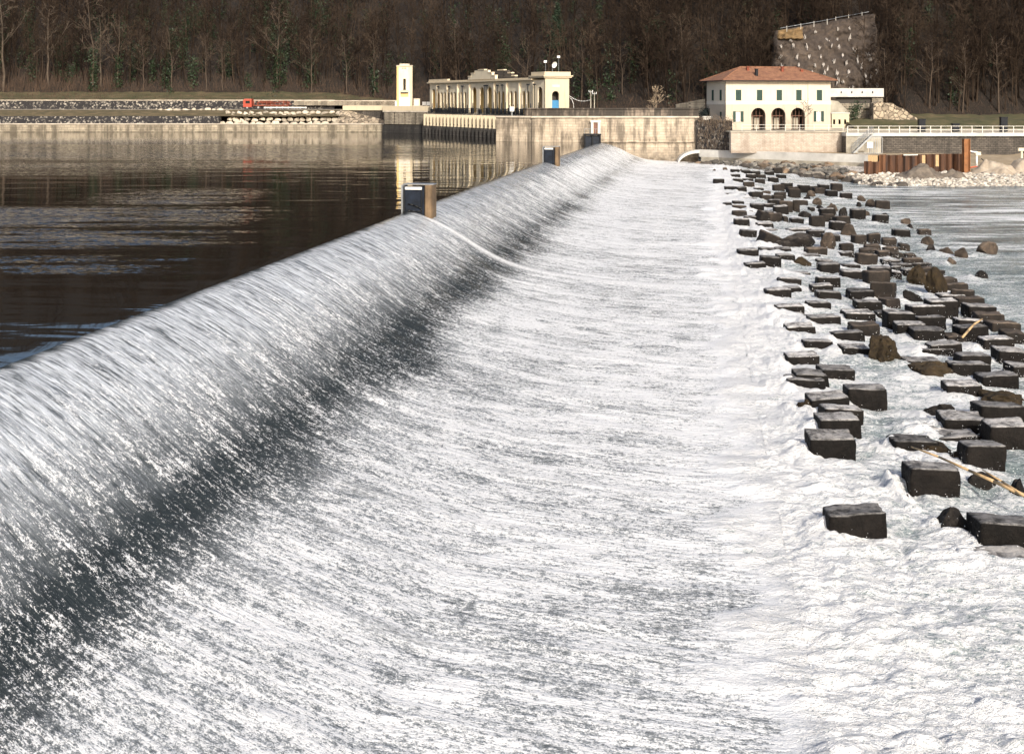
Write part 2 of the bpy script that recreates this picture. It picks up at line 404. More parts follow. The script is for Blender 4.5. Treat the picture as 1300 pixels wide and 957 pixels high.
def drift(t):      # the sheet slews toward the near bank on its way down
    return np.interp(t, [-10,0,4,12,16,19,30,60], [0,0,1.8,6.2,7.0,7.3,8,8])
def churn(X, Y, t, turb=1.0):
    """height of the broken water, zero on the smooth apron"""
    s_ = Y
    wob = 1.5*fbm(X*.45, Y*.55, 3, 95) + .5*fbm(X*1.6, Y*1.6, 2, 96)
    env = np.maximum(sstep(17.2+wob, 18.7+wob, t), sstep(18.0,18.9,t))
    n1 = fbm(X*.30+.25*Y, Y*.60, 5, 50, .55); n2 = np.abs(fbm(X*1.0, Y*1.7, 4, 60, .55)); n3 = np.abs(fbm(X*3.2, Y*4.6, 3, 70))
    z = env*turb*(.18*n1 + .07*n2 + .035*n3 - .02)
    z += env*(1-sstep(21,25,t))*(.16*n2+.05)*turb
    return z, n1, n2, env

def mat_weir():
    M = Mt('weir_water', (.02,.03,.03), .1, IOR=1.17)
    uv = M.coord('UV'); foam = M.attr('foam'); lip = M.attr('lip'); wake = M.attr('wake')
    big = M.noise(M.map(uv, (.5,.22,1)), 1, 3, .6)
    mid = M.noise(M.map(uv, (2.0,.75,1)), 1, 5, .62, .4)
    thread = M.noise(M.map(uv, (5.5,.42,1)), 1, 5, .66, .25)
    mid2 = M.noise(M.map(uv, (6,1.8,1)), 1, 4, .6, .3)
    fine = M.noise(M.map(uv, (11,7,1)), 1, 4, .75)
    vf = M.noise(M.map(uv, (34,24,1)), 1, 2, .6)
    sp = M.math('ADD', M.math('ADD', M.math('MULTIPLY', mid, .22), M.math('MULTIPLY', mid2, .22)), M.math('ADD', M.math('MULTIPLY', fine, .46), M.math('MULTIPLY', vf, .24)))
    rid = M.noise(M.map(uv, (.55,.07,1)), 1, 3, .55, .6)
    rid = M.sm(M.math('ABSOLUTE', M.math('SUBTRACT', rid, .5)), 0, .055, 1, 0)
    sp = M.math('ADD', sp, M.math('MULTIPLY', M.math('SUBTRACT', big, .5), .13))
    sp = M.math('ADD', sp, M.math('MULTIPLY', rid, M.math('MULTIPLY', M.sm(foam, .4, .7), .035)))          # about .57 on average
    thr = M.math('SUBTRACT', .685, M.math('MULTIPLY', foam, .185))
    d = M.math('SUBTRACT', sp, thr)
    mask = M.sm(d, -.03, .045)
    mask = M.math('MAXIMUM', mask, M.math('MULTIPLY', wake, M.sm(fine, .30, .5)), clamp=True)
    # aerated water between clear water and foam; lip paled to stand for reflected sky
    milk = M.sm(foam, .34, .66)
    clear = M.mix(M.math('MULTIPLY', lip, .8), (.007,.011,.009), (.27,.31,.35))
    body = M.mix(M.sm(d, -.16, .02), (.07,.08,.085), (.31,.335,.355))
    # aerated threads of the falling sheet, painted brighter in place of reflected sky
    th = M.sm(M.math('ADD', M.math('MULTIPLY', thread, .65), M.math('MULTIPLY', mid2, .35)), .33, .60)
    clear = M.mix(M.math('MULTIPLY', lip, th), (.03,.038,.042), (.62,.66,.71))
    c = M.mix(M.math('MULTIPLY', mask, .97), M.mix(milk, clear, body), (.82,.83,.84))
    M.set(M.b.inputs['Specular IOR Level'], M.math('ADD', M.math('MULTIPLY', M.math('MAXIMUM', lip, mask), .38), .12))
    ch = M.attr('churn'); c2, r2, n2_ = river_nodes(M, 'rfoam')
    M.col(M.mix(ch, c, c2))
    M.rgh(M.math('ADD', M.math('MULTIPLY', mask, .45), .10))
    h = M.math('ADD', M.math('MULTIPLY', M.math('ADD', mid, thread), .3), M.math('ADD', M.math('MULTIPLY', mid2, .35), M.math('MULTIPLY', fine, .14)))
    b1 = M.bump(h, 1.0, .16)
    b2 = M.bump(M.math('ADD', M.math('MULTIPLY', fine, .6), M.math('MULTIPLY', vf, .5)), .75, .035, b1)
    mixn = M.node('ShaderNodeMix', data_type='VECTOR'); M.l.new(M.math('MINIMUM', M.math('ADD', foam, .12), 1), mixn.inputs[0])
    M.l.new(b1, mixn.inputs[4]); M.l.new(b2, mixn.inputs[5])
    mix2 = M.node('ShaderNodeMix', data_type='VECTOR'); M.l.new(ch, mix2.inputs[0])
    M.l.new(mixn.outputs[1], mix2.inputs[4]); M.l.new(n2_, mix2.inputs[5]); M.nrm(mix2.outputs[1])
    return M.m

def river_nodes(M, foamname):
    p = M.coord('World'); foam = M.attr(foamname); calm = M.attr('calm')
    n1 = M.noise(M.map(p, (.45,1.2,.6)), 1, 6, .62, 1.2)
    n2 = M.noise(M.map(p, (2.4,5.0,3)), 1, 6, .68, 1.1)
    n3 = M.noise(M.map(p, (8,12,9)), 1, 4, .7, .5)
    st = M.noise(M.map(p, (.10,.65,.3)), 1, 6, .65, .5)
    n4 = M.noise(M.map(p, (30,36,30)), 1, 2, .6)
    sp = M.math('ADD', M.math('MULTIPLY', n1, .20), M.math('ADD', M.math('MULTIPLY', n2, .34), M.math('ADD', M.math('MULTIPLY', n3, .36), M.math('MULTIPLY', n4, .14))))
    sp = M.math('ADD', sp, M.math('MULTIPLY', M.math('SUBTRACT', st, .5), M.math('MULTIPLY', calm, 1.15)))
    thr = M.math('SUBTRACT', .64, M.math('MULTIPLY', foam, .185))
    d = M.math('SUBTRACT', sp, thr)
    mask = M.sm(d, -.05, .06)
    milk = M.sm(d, -.20, .0)
    clear = M.mix(calm, (.11,.155,.16), (.030,.048,.058))
    c = M.mix(milk, clear, (.34,.395,.41))
    c = M.mix(mask, c, (.82,.83,.84))
    r = M.math('ADD', M.math('MULTIPLY', mask, .5), .12)
    h = M.math('ADD', M.math('MULTIPLY', n1, .5), M.math('MULTIPLY', n2, .5))
    b1 = M.bump(h, .9, .09)
    b2 = M.bump(M.math('ADD', M.math('MULTIPLY', n3, .8), M.math('ADD', M.math('MULTIPLY', n2, .45), M.math('MULTIPLY', n4, .4))), 1.0, .085, b1)
    return c, r, b2
def mat_river():
    M = Mt('river_water', (.05,.09,.1), .1, IOR=1.333)
    c, r, n = river_nodes(M, 'foam'); M.col(c); M.rgh(r); M.nrm(n); return M.m

def mat_pool():
    M = Mt('pool_water', (.006,.006,.005), .035, IOR=1.27)
    p = M.coord('World'); wind = M.attr('wind')
    chop = M.noise(M.map(p, (.9,1.7,1)), 1, 3, .6, .4)
    chop2 = M.noise(M.map(p, (5,9,1)), 1, 3, .65)
    swell = M.noise(M.map(p, (.10,.32,1)), 1, 3, .5, .5)
    w = M.math('MULTIPLY', wind, M.sm(M.noise(M.map(p, (.16,.8,1)), 1, 5, .65), .30, .70))
    b0 = M.bump(swell, .5, .09)
    b0 = M.bump(M.noise(M.map(p, (.7,1.6,1)), 1, 3, .5), .10, .018, b0)
    cn = M.noise(M.map(p, (2.6,6.5,1)), 1, 3, .65, .3, out='Color')
    v1 = M.node('ShaderNodeVectorMath', operation='SUBTRACT'); M.l.new(cn, v1.inputs[0]); v1.inputs[1].default_value = (.5,.5,.5)
    v2 = M.node('ShaderNodeVectorMath', operation='MULTIPLY'); M.l.new(v1.outputs[0], v2.inputs[0]); v2.inputs[1].default_value = (2.2,3.2,0)
    v3 = M.node('ShaderNodeVectorMath', operation='ADD'); M.l.new(v2.outputs[0], v3.inputs[0]); v3.inputs[1].default_value = (0,0,1)
    v4 = M.node('ShaderNodeVectorMath', operation='NORMALIZE'); M.l.new(v3.outputs[0], v4.inputs[0]); b1 = v4.outputs[0]
    mixn = M.node('ShaderNodeMix', data_type='VECTOR'); M.l.new(w, mixn.inputs[0])
    w2 = M.node('ShaderNodeVectorMath', operation='MULTIPLY'); M.l.new(v1.outputs[0], w2.inputs[0]); w2.inputs[1].default_value = (.05,.06,0)
    w3 = M.node('ShaderNodeVectorMath', operation='ADD'); M.l.new(w2.outputs[0], w3.inputs[0]); w3.inputs[1].default_value = (0,0,1)
    w4 = M.node('ShaderNodeVectorMath', operation='NORMALIZE'); M.l.new(w3.outputs[0], w4.inputs[0])
    mx = M.node('ShaderNodeMix', data_type='VECTOR'); M.l.new(M.attr('rip'), mx.inputs[0]); M.l.new(b0, mx.inputs[4]); M.l.new(w4.outputs[0], mx.inputs[5])
    M.l.new(mx.outputs[1], mixn.inputs[4]); M.l.new(b1, mixn.inputs[5]); M.nrm(mixn.outputs[1])
    M.rgh(M.math('ADD', .04, M.math('MULTIPLY', w, .03)))
    return M.m
MAT['weir'] = mat_weir(); MAT['river'] = mat_river(); MAT['pool'] = mat_pool()

# rows along the crest, closer together near the viewer
def rows(a, b, k, lim):
    o = [a]
    while o[-1] < b: o.append(o[-1] + min(lim, k*o[-1]**2))
    return np.array(o)
S = rows(9.0, 215.0, 1.5e-4, .30)
WAKES = [(75.9, 1.0, .55), (137.2, .8, .6)]      # long white trails off the crest piers
EXTRA = [(60.5, 9, 17, .5), (52.5, 8, 16, .45), (57, 12, 18, .35), (45.6, 9, 15, .4), (40.4, 8.5, 14, .45), (36.6, 9, 18, .4), (33, 8, 13, .35), (29.4, 9, 14, .4),(26.5,8.5,14,.35),(68,12,17,.35),(90,14,18,.5)]

# weir face
TF = 18.9
T = np.concatenate([np.linspace(-.4, 8, 66), np.linspace(8.2, TF, 52)])
SS, TT = np.meshgrid(S, T, indexing='ij')
X, Y = st2xy(SS, TT)
Z = prof(TT)
onface = sstep(.0, 2.0, TT)
lipw = sstep(-.4, .6, TT)*(1-sstep(4, 9, TT))
warp = fbm(SS*.35, TT*.12, 3, 3)*.8
UU = SS + drift(TT)
ridge = fbm((UU+warp)*1.25, TT*.16, 4, 5, .6)
Z = Z + ridge*(.075*lipw + .04*sstep(3, 9, TT))
Z += fbm((UU)*3.2, TT*.55, 3, 9)*(.012*lipw + .035*sstep(4, 8, TT))
edgef = 1-sstep(TF-1.5, TF, TT)
Z = prof(TT) + (Z-prof(TT))*edgef
chz, _, _, cenv = churn(X, Y, TT); Z = Z + chz
fo = np.interp(TT, [-.4,.6,1.8,3.2,4.6,5.6,6.6,8.0,10,15,18,19.5,21.6], [0,.10,.34,.46,.41,.31,.42,.62,.70,.70,.70,.90,1])
far = sstep(55, 150, SS)
fo = fo + far*np.interp(TT, [-.4,.4,2,5,7,12,21], [0,.15,.25,.25,.25,.06,0])
fo = fo + .16*fbm(UU*.16, TT*.22, 3, 21)*sstep(3, 7, TT)
fo = fo*np.interp(TT,[-.4,0,.5],[0,0,1])
fo = fo + cenv*.4
wake = np.zeros_like(SS)
for s0, st_, wd in WAKES:
    w = .20 + .030*np.clip(TT, 0, 30)
    cen = s0 - drift(TT)
    wake = np.maximum(wake, np.exp(-((SS-cen)/(w*st_*1.6))**2)*sstep(.3, 1.5, TT)*(1-sstep(15, 20, TT)))
for s0, t0, t1, a in EXTRA:
    w = .16 + .012*TT
    cen = s0 + drift(t0) - drift(TT) + .15*vnoise(TT*.4, np.full_like(TT, s0), 4)
    wake = np.maximum(wake, a*1.4*np.exp(-((SS-cen)/w)**2)*sstep(t0-1.5, t0+1, TT)*(1-sstep(t1-2, t1+1.5, TT)))
Z += wake*.05*edgef
rag = .25*fbm(SS*2.2, TT*0+3, 3, 44)
lip = np.interp(TT+rag, [-.4,-.25,.0,2.6,4.1,5.2], [0,.3,1,1,.28,0])*(1-.5*far)
uv = np.stack([UU, TT], -1)
me = grid_mesh('weir_water', np.stack([X,Y,Z], -1), MAT['weir'], {'foam': fo, 'wake': np.clip(wake,0,1), 'lip': lip, 'churn': cenv, 'rfoam': np.full_like(TT, 1.1), 'calm': np.zeros_like(TT)}, uv)
tag(link('weir_water', me), kind='structure')

# pool behind the crest
T2 = -np.concatenate([[.4], np.cumsum(np.concatenate([np.full(8,.25), .3*1.10**np.arange(58)]))+.4])
T2 = T2[T2 > -420][::-1]
S2 = np.concatenate([S, np.arange(216, 282, 2.0)])
SS, TT = np.meshgrid(S2, T2, indexing='ij')
Xp = Xc(SS) + TT*CA; Yp = SS - TT*SA*0
Z = prof(TT)
Z += (sstep(60,10,SS)*.0 + .012)*fbm(Xp*.22, Yp*.6, 3, 33)*sstep(-40, -3, TT)*(1-sstep(-.6,-.4,TT)) 
wind = np.zeros_like(Z)
def px_patch(x0, x1, y0, y1, a, soft=.6):
    """a patch of wind ripples lying where the photograph shows it (given by its image box, worked out on the pool level)"""
    ya, yb = CAMZ*F/(y1-HY), CAMZ*F/(y0-HY)
    ym = (ya+yb)/2; xa, xb = (x0-650)/F*ym, (x1-650)/F*ym
    ex = 1 - sstep(1-soft, 1+soft*.4, np.abs((Xp-(xa+xb)/2)/((xb-xa)/2)))
    ey = 1 - sstep(.5, 1.15, np.abs((Yp-ym)/((yb-ya)/2)))
    return ex*ey*a
for b in [(-500,610,184,204,1.0),(-600,420,207,214,.55),(-500,250,213,224,.35),(-500,315,262,290,1.1),(-500,300,290,322,1.1),(-400,240,322,352,.55),(110,330,240,262,.55),(330,470,198,204,.5)]:
    wind = np.maximum(wind, px_patch(*b))
wind = np.clip(wind*(.75+.7*fbm(Xp*.05, Yp*.25, 4, 41)), 0, 1)
Yq = SS - TT*SA*np.exp(TT/6)
me = grid_mesh('pool_water', np.stack([Xp, Yq, Z], -1), MAT['pool'], {'wind': wind, 'rip': sstep(110, 175, Yp)*.92})
tag(link('water', me), kind='structure')
# ------------------------------------------------------------------ baffle blocks and rocks below the weir
# read off the photograph: left, right, front top edge, waterline; kind b block, d dry brown block, f flat slab awash, t tilted, r dark rock, n tan rock, m weedy rock
BL = """906 920 228 235 b;921 936 237.5 244 b;936 949 238 246 b;920 936 246 250 f;904 910 215 219 n;918 925 213 218 n;938 944 215 220 n;938 948 247.5 250 f;958 970.5 239 243.5 b;951 964.5 245 249.5 b
965 980 243 248 n;966 981 249 257 d;982 996 249 257 d;938 963 253 255 f;929 944.5 256 260 b;919 930 258 263 f;930 949 262 267.5 d;930 949 269 277 d;950 956 268 272 b
953 970 260 270 b;970 987 259.5 265.5 b;989 1008 257 271 d;1008 1017 256 270 d;933 953 279 291 b;946 964 275 283 b;961.5 982 284 291 b;958 982 272 284 t
976 995 272 284 d;996 1003 276 285 d;1003 1021 278 284 b;1014 1032 269 277 r;1028 1036 264 269.5 b;1024 1038 243 250 n;1020 1032 250 255 r;1032 1045 252 260 n
1037 1049 261 266 r;1039 1048 266 271 r;1049 1065 261 274 n;1052 1066 259 268 n;1066 1078 264 275 r;1028.5 1048 276 290 d;1045 1061 273 283 d;1061 1081 276 285 d
1090 1101 249 256 n;1088 1095 257 262 r;1100 1113 254 263 n;1112 1131 256 265 d;1090 1107 268 275 n;1117 1132 271 275 r;1001 1031 291 296 f;986 1043 299 317 r
1043 1065 297 317 n;1065 1090 286 300 n;1083 1100 300 312 d;1103 1120 298 310 d;1100 1120 312 321 d;1121 1140 304 314 d;1123 1142 315 321 d;1142 1156 311 318 d;1068 1085 311 320 d
938.7 960.6 293 303.5 b;968 990 292 295.5 f;961 995 298 314 t;957 980 312 315 f;993 1003 310 314 b;964 985 316 323 b;986 1007 316 323 b;937.5 964 318 330 b;986 1010 324.5 334 b
965 992 327.5 342 b;947.5 975 335 344 b;1023 1050 316 324 d;1018 1043 324 329 f;1007 1037 328 340 m;1037 1058 331 338 b;1041 1069 336 348 b;1000 1030 347 353 f;990 1017 349 352 f
989 1018 355 362 b;995 1019 366 372 b;974 1007 369 381 b;1037 1067 354 362 b;1030 1059 363 370 b;1039 1070 372 381 b;1069 1087 321 327 b;1087 1114 324 338 d;1070 1094 337 342.5 f
1069 1097 345 354 b;1104 1134 341 354 b;1134 1146 340 344 b;1134 1146 346 352.5 b;1092 1116 317 323 d;1116 1132 320 328 d;1121 1148 331 337 f;1132 1150 322 328 d;1148 1174 329 334 d
1151 1165 323.5 328 d;1132 1160 337 341 f;1159 1185.5 335.5 339.5 f;1147 1165 343 349 b;1170 1190 341 345 d;1154 1180 339 363 m;1177 1208 342 376 m;1109 1141 362 382 d
1120 1133 369 379 r;1079 1112 370 381 b;1149 1178 370 385 r;1123 1144 381 392 d;1088 1122 384 395 b;1170 1196 350 356 d;1186 1200 344 349 d;1196 1216 354 360 d
986 1022 390 395 b;1025 1056 385.5 395 b;987 1024 403 406 f;987 1026 409 413.5 f;1000 1038 415.5 426.5 b;1029 1071 404 416 b;1020 1058 435 445 b;998 1041 453 472 b
1072 1112 398 408 b;1114 1127 398 407 b;1082 1118 413.5 430 d;1060 1102 424 437 b;1067 1104 442 455 b;1102 1150 432 465 m;1040 1085 470 487.5 b;1012 1055 476.5 499 b
1002 1053 484 498 b;1029 1081 506.5 530 b;1042 1095 521.5 546 b;1043 1098 535 562 b;1029 1090 558 591 b;1078 1130 497 525 b;1010 1040 512 533 m;1205 1232 362 368 d
1210 1239 370 377 d;1195 1230 375 381 f;1217 1252 380 390 d;1179 1218 384 405 b;1229 1266 390 405 b;1159 1205 391 406 b;1243 1279 400.5 411 d;1125 1163 399 423 b
1165 1203 405 421 b;1216 1253 408 415 b;1141 1180 413 431 b;1160 1202 420 436 b;1202 1228 428 438 d;1219 1259 417 436 b;1258 1298 412 425 d;1275 1305 424 436 d
1247 1288 432 446 b;1183 1225 439 447.5 b;1171 1215 445 455 f;1216 1258 453 463 b;1208 1261 465 475 b;1266 1308 447 460 b;1285 1312 466 477 b;1248 1297 479 494 b
1149 1195 459 466 f;1163 1239 466 487 m;1205 1252 490 502 b;1243 1310 503 516 m;1243 1305 519 534 b;1175 1224 517 536 r;1202 1260 533 548 b;1256 1310 542 572 b
1158 1218 547 554 f;1193 1250 557 565 f;1135 1195 563 573 b;1153 1226 568 588 m;1196 1262 579 599 m;1226 1279 571 602 b;1156 1223 600 636 b;1224 1284 604 625 r
1286 1312 616 634 r;1054 1131 656 693 b;1137 1151 628 637 r;1151 1165 634 649 r;1195 1241 652 685 r;1243 1322 671 704 b;1240 1322 717 725 f
1168 1185 292 298 d;1171 1188 301 311 n;1177 1191 312 320 r;1194 1215 315 322 n;1213 1232 316 326 n;1243 1272 308 322 n;1204 1218 328 336 n;1145 1158 278 284 n;1153 1163 285 290 r;1240 1258 345 353 r"""
ITEMS = []
for part in BL.replace('\n', ';').split(';'):
    q = part.split(); a_ = [float(v) for v in q[:4]]
    if q[4] in 'bd': a_[3] = max(a_[3], a_[2] + .36*(a_[1]-a_[0]))
    ITEMS.append(a_ + [q[4]])
WZ = -3.36

def rounded_block(w, dp, h, seed, n=9, r=.07, rough=.03):
    """box with softened, chipped edges, its base at z=0"""
    bm = bmesh.new(); bmesh.ops.create_cube(bm, size=2)
    bmesh.ops.subdivide_edges(bm, edges=bm.edges[:], cuts=n, use_grid_fill=True)
    hx, hy, hz = w/2, dp/2, h/2
    rnd = random.Random(seed); off = Vector((rnd.uniform(0,99), rnd.uniform(0,99), rnd.uniform(0,99)))
    sk = [rnd.uniform(-.03,.03), rnd.uniform(-.03,.03), rnd.uniform(-.03,.03), rnd.uniform(-.012,.012)]
    for v in bm.verts:
        p = Vector((v.co.x*hx, v.co.y*hy, v.co.z*hz))
        q = Vector((max(-hx+r, min(hx-r, p.x)), max(-hy+r, min(hy-r, p.y)), max(-hz+r, min(hz-r, p.z))))
        d = p-q
        if d.length > 1e-6: p = q + d.normalized()*r*1.0
        nz = mnoise.noise(p*1.6+off)*rough*1.6 + mnoise.noise(p*5+off)*rough*.7
        edge = d.length > r*1.05
        if edge: nz -= abs(mnoise.noise(p*3.3+off*2))*rough*2.6
        p += v.co.normalized()*nz
        p.x += sk[0]*v.co.z*w + sk[3]*v.co.y*w; p.z += (sk[1]*v.co.x + sk[2]*v.co.y)*h*.6
        v.co = p + Vector((0,0,hz))
    me = bpy.data.meshes.new('stone_block'); bm.to_mesh(me); bm.free()
    me.polygons.foreach_set('use_smooth', [True]*len(me.polygons)); me.update(); return me

def rock_mesh(w, dp, h, seed, sub=3, planes=11, rough=.05, smooth=False):
    bm = bmesh.new(); bmesh.ops.create_icosphere(bm, subdivisions=sub, radius=1.15)
    rnd = random.Random(seed)
    pl = []
    for _ in range(planes):
        a = Vector((rnd.gauss(0,1), rnd.gauss(0,1), rnd.gauss(0,1))).normalized(); pl.append((a, rnd.uniform(.62,.92)))
    off = Vector((rnd.uniform(0,99), rnd.uniform(0,99), rnd.uniform(0,99)))
    for v in bm.verts:
        p = v.co.copy()
        for a, d in pl:
            e = p.dot(a)-d
            if e > 0: p -= a*e
        p += v.co.normalized()*(mnoise.noise(p*2.5+off)*rough*2 + mnoise.noise(p*7+off)*rough)
        v.co = p
    lo = [min(v.co[i] for v in bm.verts) for i in range(3)]; hi = [max(v.co[i] for v in bm.verts) for i in range(3)]
    for v in bm.verts:
        v.co = Vector(((v.co.x-lo[0])/(hi[0]-lo[0])*w-w/2, (v.co.y-lo[1])/(hi[1]-lo[1])*dp-dp/2, (v.co.z-lo[2])/(hi[2]-lo[2])*h))
    me = bpy.data.meshes.new('rock'); bm.to_mesh(me); bm.free()
    if smooth: me.polygons.foreach_set('use_smooth', [True]*len(me.polygons))
    me.update(); return me

ORD = ['zeroth','first','second','third','fourth','fifth','sixth','seventh','eighth','ninth','tenth','eleventh','twelfth','thirteenth','fourteenth','fifteenth','sixteenth','seventeenth','eighteenth','nineteenth','twentieth']
TENS = ['','','twenty','thirty','forty','fifty','sixty','seventy','eighty','ninety']
def ordn(k):
    if k <= 20: return ORD[k]
    return TENS[k//10] + ('ieth' if False else '') + '-' + ORD[k%10] if k % 10 else TENS[k//10][:-1] + 'ieth'
def near(k): return 'nearest' if k == 1 else ordn(k) + ' nearest'

# more of the staggered courses where the blocks stand thickest
lr = random.Random(17)
occ = []
for (xl, xr, yt, yb, k) in ITEMS:
    d_ = (CAMZ-WZ)*F/(yb-HY); occ.append((((xl+xr)/2-650)/F*d_, d_))
s_ = 62.0
row = 0
while s_ < 178:
    t_ = 21.0 + (1.35 if row % 2 else 0)
    while t_ < (32.5 if s_ < 150 else 27):
        jx, jy = st2xy(s_ + lr.uniform(-.25,.25), t_ + lr.uniform(-.3,.3))
        if all((jx-a)**2 + ((jy-b)*.75)**2 > 1.75**2 for a, b in occ) and lr.random() < .52:
            occ.append((jx, jy)); yb_ = HY + (CAMZ-WZ)*F/jy; hw2 = .64/jy*F; xc_ = 650 + jx/jy*F
            ITEMS.append([xc_-hw2, xc_+hw2, yb_ - lr.uniform(.45,.85)/jy*F, yb_, lr.choice('bbbd')])
        t_ += 2.7
    s_ += 2.6; row += 1
print('blocks and rocks:', len(ITEMS))
placed = []
for i, (xl, xr, yt, yb, k) in enumerate(ITEMS):
    d = (CAMZ-WZ)*F/(yb-HY)
    h = max((yb-yt)/F*d*1.07, .24)
    w = (xr-xl)/F*d*.96
    X0 = ((xl+xr)/2-650)/F*d
    s, t = xy2st(X0, d+.5)
    placed.append(dict(i=i, X=X0, Y=d, w=w, h=h, k=k, t=t, s=s))
# lines of blocks parallel to the weir, counted from its foot, and the order within a line from the near end
LINES = [(-9,21.4),(21.4,23.6),(23.6,26),(26,28.5),(28.5,31.5),(31.5,99)]
for p in placed:
    p['line'] = next(j for j, (a, b) in enumerate(LINES) if a <= p['t'] < b)
    p['rockish'] = p['k'] in 'rnm'
for rockish in (False, True):
    for j in range(len(LINES)):
        g = sorted([p for p in placed if p['line'] == j and p['rockish'] == rockish], key=lambda p: p['Y'])
        for n, p in enumerate(g): p['rank'] = n+1; p['of'] = len(g)
KN = {'b':'dark wet','d':'brown','f':'flat','t':'tilted','r':'black wet','n':'tan angular','m':'weedy dark'}
WHERE = ['in the line beside the smooth weir foot','in the second line out from the weir foot','in the third line out from the weir foot','in the fourth line out from the weir foot','in the fifth line out from the weir foot','in the outermost line toward open river']
RWHERE = ['among blocks beside the smooth weir foot','in second line from the weir foot','in third line from the weir foot','in fourth line from the weir foot','in fifth line from the weir foot','at the outer edge toward open river']
bumps = []
for p in placed:
    k = p['k']; i = p['i']; rnd = random.Random(i*7+3)
    dp = min(1.35, p['w']*rnd.uniform(.68,.82)) if not p['rockish'] else p['w']*rnd.uniform(.6,.85)
    base = 1.1
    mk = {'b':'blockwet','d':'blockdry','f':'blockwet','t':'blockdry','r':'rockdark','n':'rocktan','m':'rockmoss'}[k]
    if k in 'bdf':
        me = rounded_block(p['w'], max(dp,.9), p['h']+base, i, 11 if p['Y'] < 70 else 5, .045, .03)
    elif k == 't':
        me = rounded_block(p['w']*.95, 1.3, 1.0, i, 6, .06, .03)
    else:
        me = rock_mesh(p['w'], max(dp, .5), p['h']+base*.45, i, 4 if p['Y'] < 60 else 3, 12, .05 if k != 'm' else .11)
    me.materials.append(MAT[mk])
    rz = rnd.uniform(-.05,.05) + (0 if k in 'bf' else rnd.uniform(-.15,.15))
    if abs(p['Y']-(CAMZ-WZ)*F/(382-HY)) < .5 and k == 'd': rz = -.42
    o = link('rock' if p['rockish'] else 'stone_block', me)
    zb = WZ - (base if not p['rockish'] else base*.45)
    o.location = (p['X'], p['Y'] + max(dp,.9)/2, zb if k != 't' else WZ-.15)
    o.rotation_euler = (rnd.uniform(-.04,.04), rnd.uniform(-.045,.045), rz)
    if k == 't': o.rotation_euler = (.1, .42, .25)
    look = KN[k]
    if k == 'b' and p['h'] > .85: look = 'tall dark wet'
    if p['rockish']:
        lab = f"{look} rock, {near(p['rank'])} rock {RWHERE[p['line']]}"
        tag(o, lab, 'rock', 'rocks among the baffle blocks')
    else:
        if p['of'] == p['rank'] and p['of'] > 3: nth = 'farthest'
        else: nth = near(p['rank'])
        lab = f"{look} block, {nth} {WHERE[p['line']]}"
        tag(o, lab, 'stone block', 'baffle blocks below the weir')
    bumps.append((p['X'], p['Y']+max(dp,.9)/2, p['w'], k))

# ------------------------------------------------------------------ river below the weir
def bank_right(Yv):        # how far right the river reaches at a distance
    return .46*Yv + 14
Yr = rows(13.0, 206.0, 9.5e-5, .9)
NCOL = 470
fr = np.linspace(0, 1, NCOL)**1.15
YY = np.repeat(Yr[:,None], NCOL, 1)
XL = np.array([st2xy(y+SA*TF, TF)[0] for y in Yr])[:,None]
XX = XL + (bank_right(Yr)[:,None]-XL)*fr[None,:]
sR, tR = xy2st(XX, YY)
Z = prof(tR)
calm = sstep(30.5, 38, tR)*sstep(48, 90, YY)
calm = np.clip(calm*(.9) , 0, 1)
turb = (1-calm*.86)
chz, n1, n2, cenv = churn(XX, YY, tR, turb)
Z = Z + chz

foam = np.interp(tR, [18,19.4,23.5,28,32,36,45,80], [1.1,1.08,.68,.60,.56,.54,.46,.42])
foam = np.where(YY > 60, foam - calm*.52*sstep(.0,.6,fbm(XX*.03,YY*.12,4,88)+.45), foam)
foam = foam + .36*fbm(XX*.28, YY*.5, 4, 90)*turb*sstep(20,23,tR)
foam += .14*n1*sstep(20,23,tR)

for bx, by, w, k in bumps:
    i0, i1 = np.searchsorted(Yr, [by-3.2, by+2.4])
    if i1 <= i0: continue
    dx = XX[i0:i1]-bx; dy = YY[i0:i1]-by
    up = np.exp(-((dx+w*.62)**2/(.42*w)**2 + (dy)**2/.7**2))
    up2 = np.exp(-((dx)**2/(w*.75)**2 + (dy+.85)**2/.4**2))
    dn = np.exp(-((dx-w*1.05)**2/(.5*w)**2 + (dy)**2/.55**2))
    ed = sstep(TF, TF+.6, tR[i0:i1])
    Z[i0:i1] += ed*((.20*up + .04*up2)*(.6+.8*n2[i0:i1]) - .10*dn)
    foam[i0:i1] += .25*up + .12*up2 - .30*dn
foam = np.clip(foam, .05, 1.3)
me = grid_mesh('river_water', np.stack([XX, YY, Z], -1), MAT['river'], {'foam': foam, 'calm': calm})
tag(link('water', me), kind='structure')

# spray thrown up where the flow strikes the blocks
sp_v, sp_f = [], []
octa = np.array([(1,0,0),(-1,0,0),(0,1,0),(0,-1,0),(0,0,1),(0,0,-1)], float)
octf = np.array([(0,2,4),(2,1,4),(1,3,4),(3,0,4),(2,0,5),(1,2,5),(3,1,5),(0,3,5)])
srnd = np.random.default_rng(5)
cen, rad = [], []
for bx, by, w, k in bumps:
    if by > 110 or k in 'n': continue
    s_, t_ = xy2st(bx, by)
    m = int((110 if t_ < 25 else 50)*(1 if by < 60 else .5))
    side = srnd.random(m) < .5
    px = np.where(side, bx - w*.55 - np.abs(srnd.normal(0,.16,m)), bx + (srnd.random(m)-.5)*w*1.1)
    py = np.where(side, by + srnd.normal(0,.45,m), by - .68 - np.abs(srnd.normal(0,.12,m)))
    pz = WZ + .02 + np.abs(srnd.gamma(1.3,.10,m))*np.where(side,1.3,.8)
    cen.append(np.stack([px,py,pz],-1)); rad.append(srnd.uniform(.002,.008,m)*(1+by/60))
m = 9000
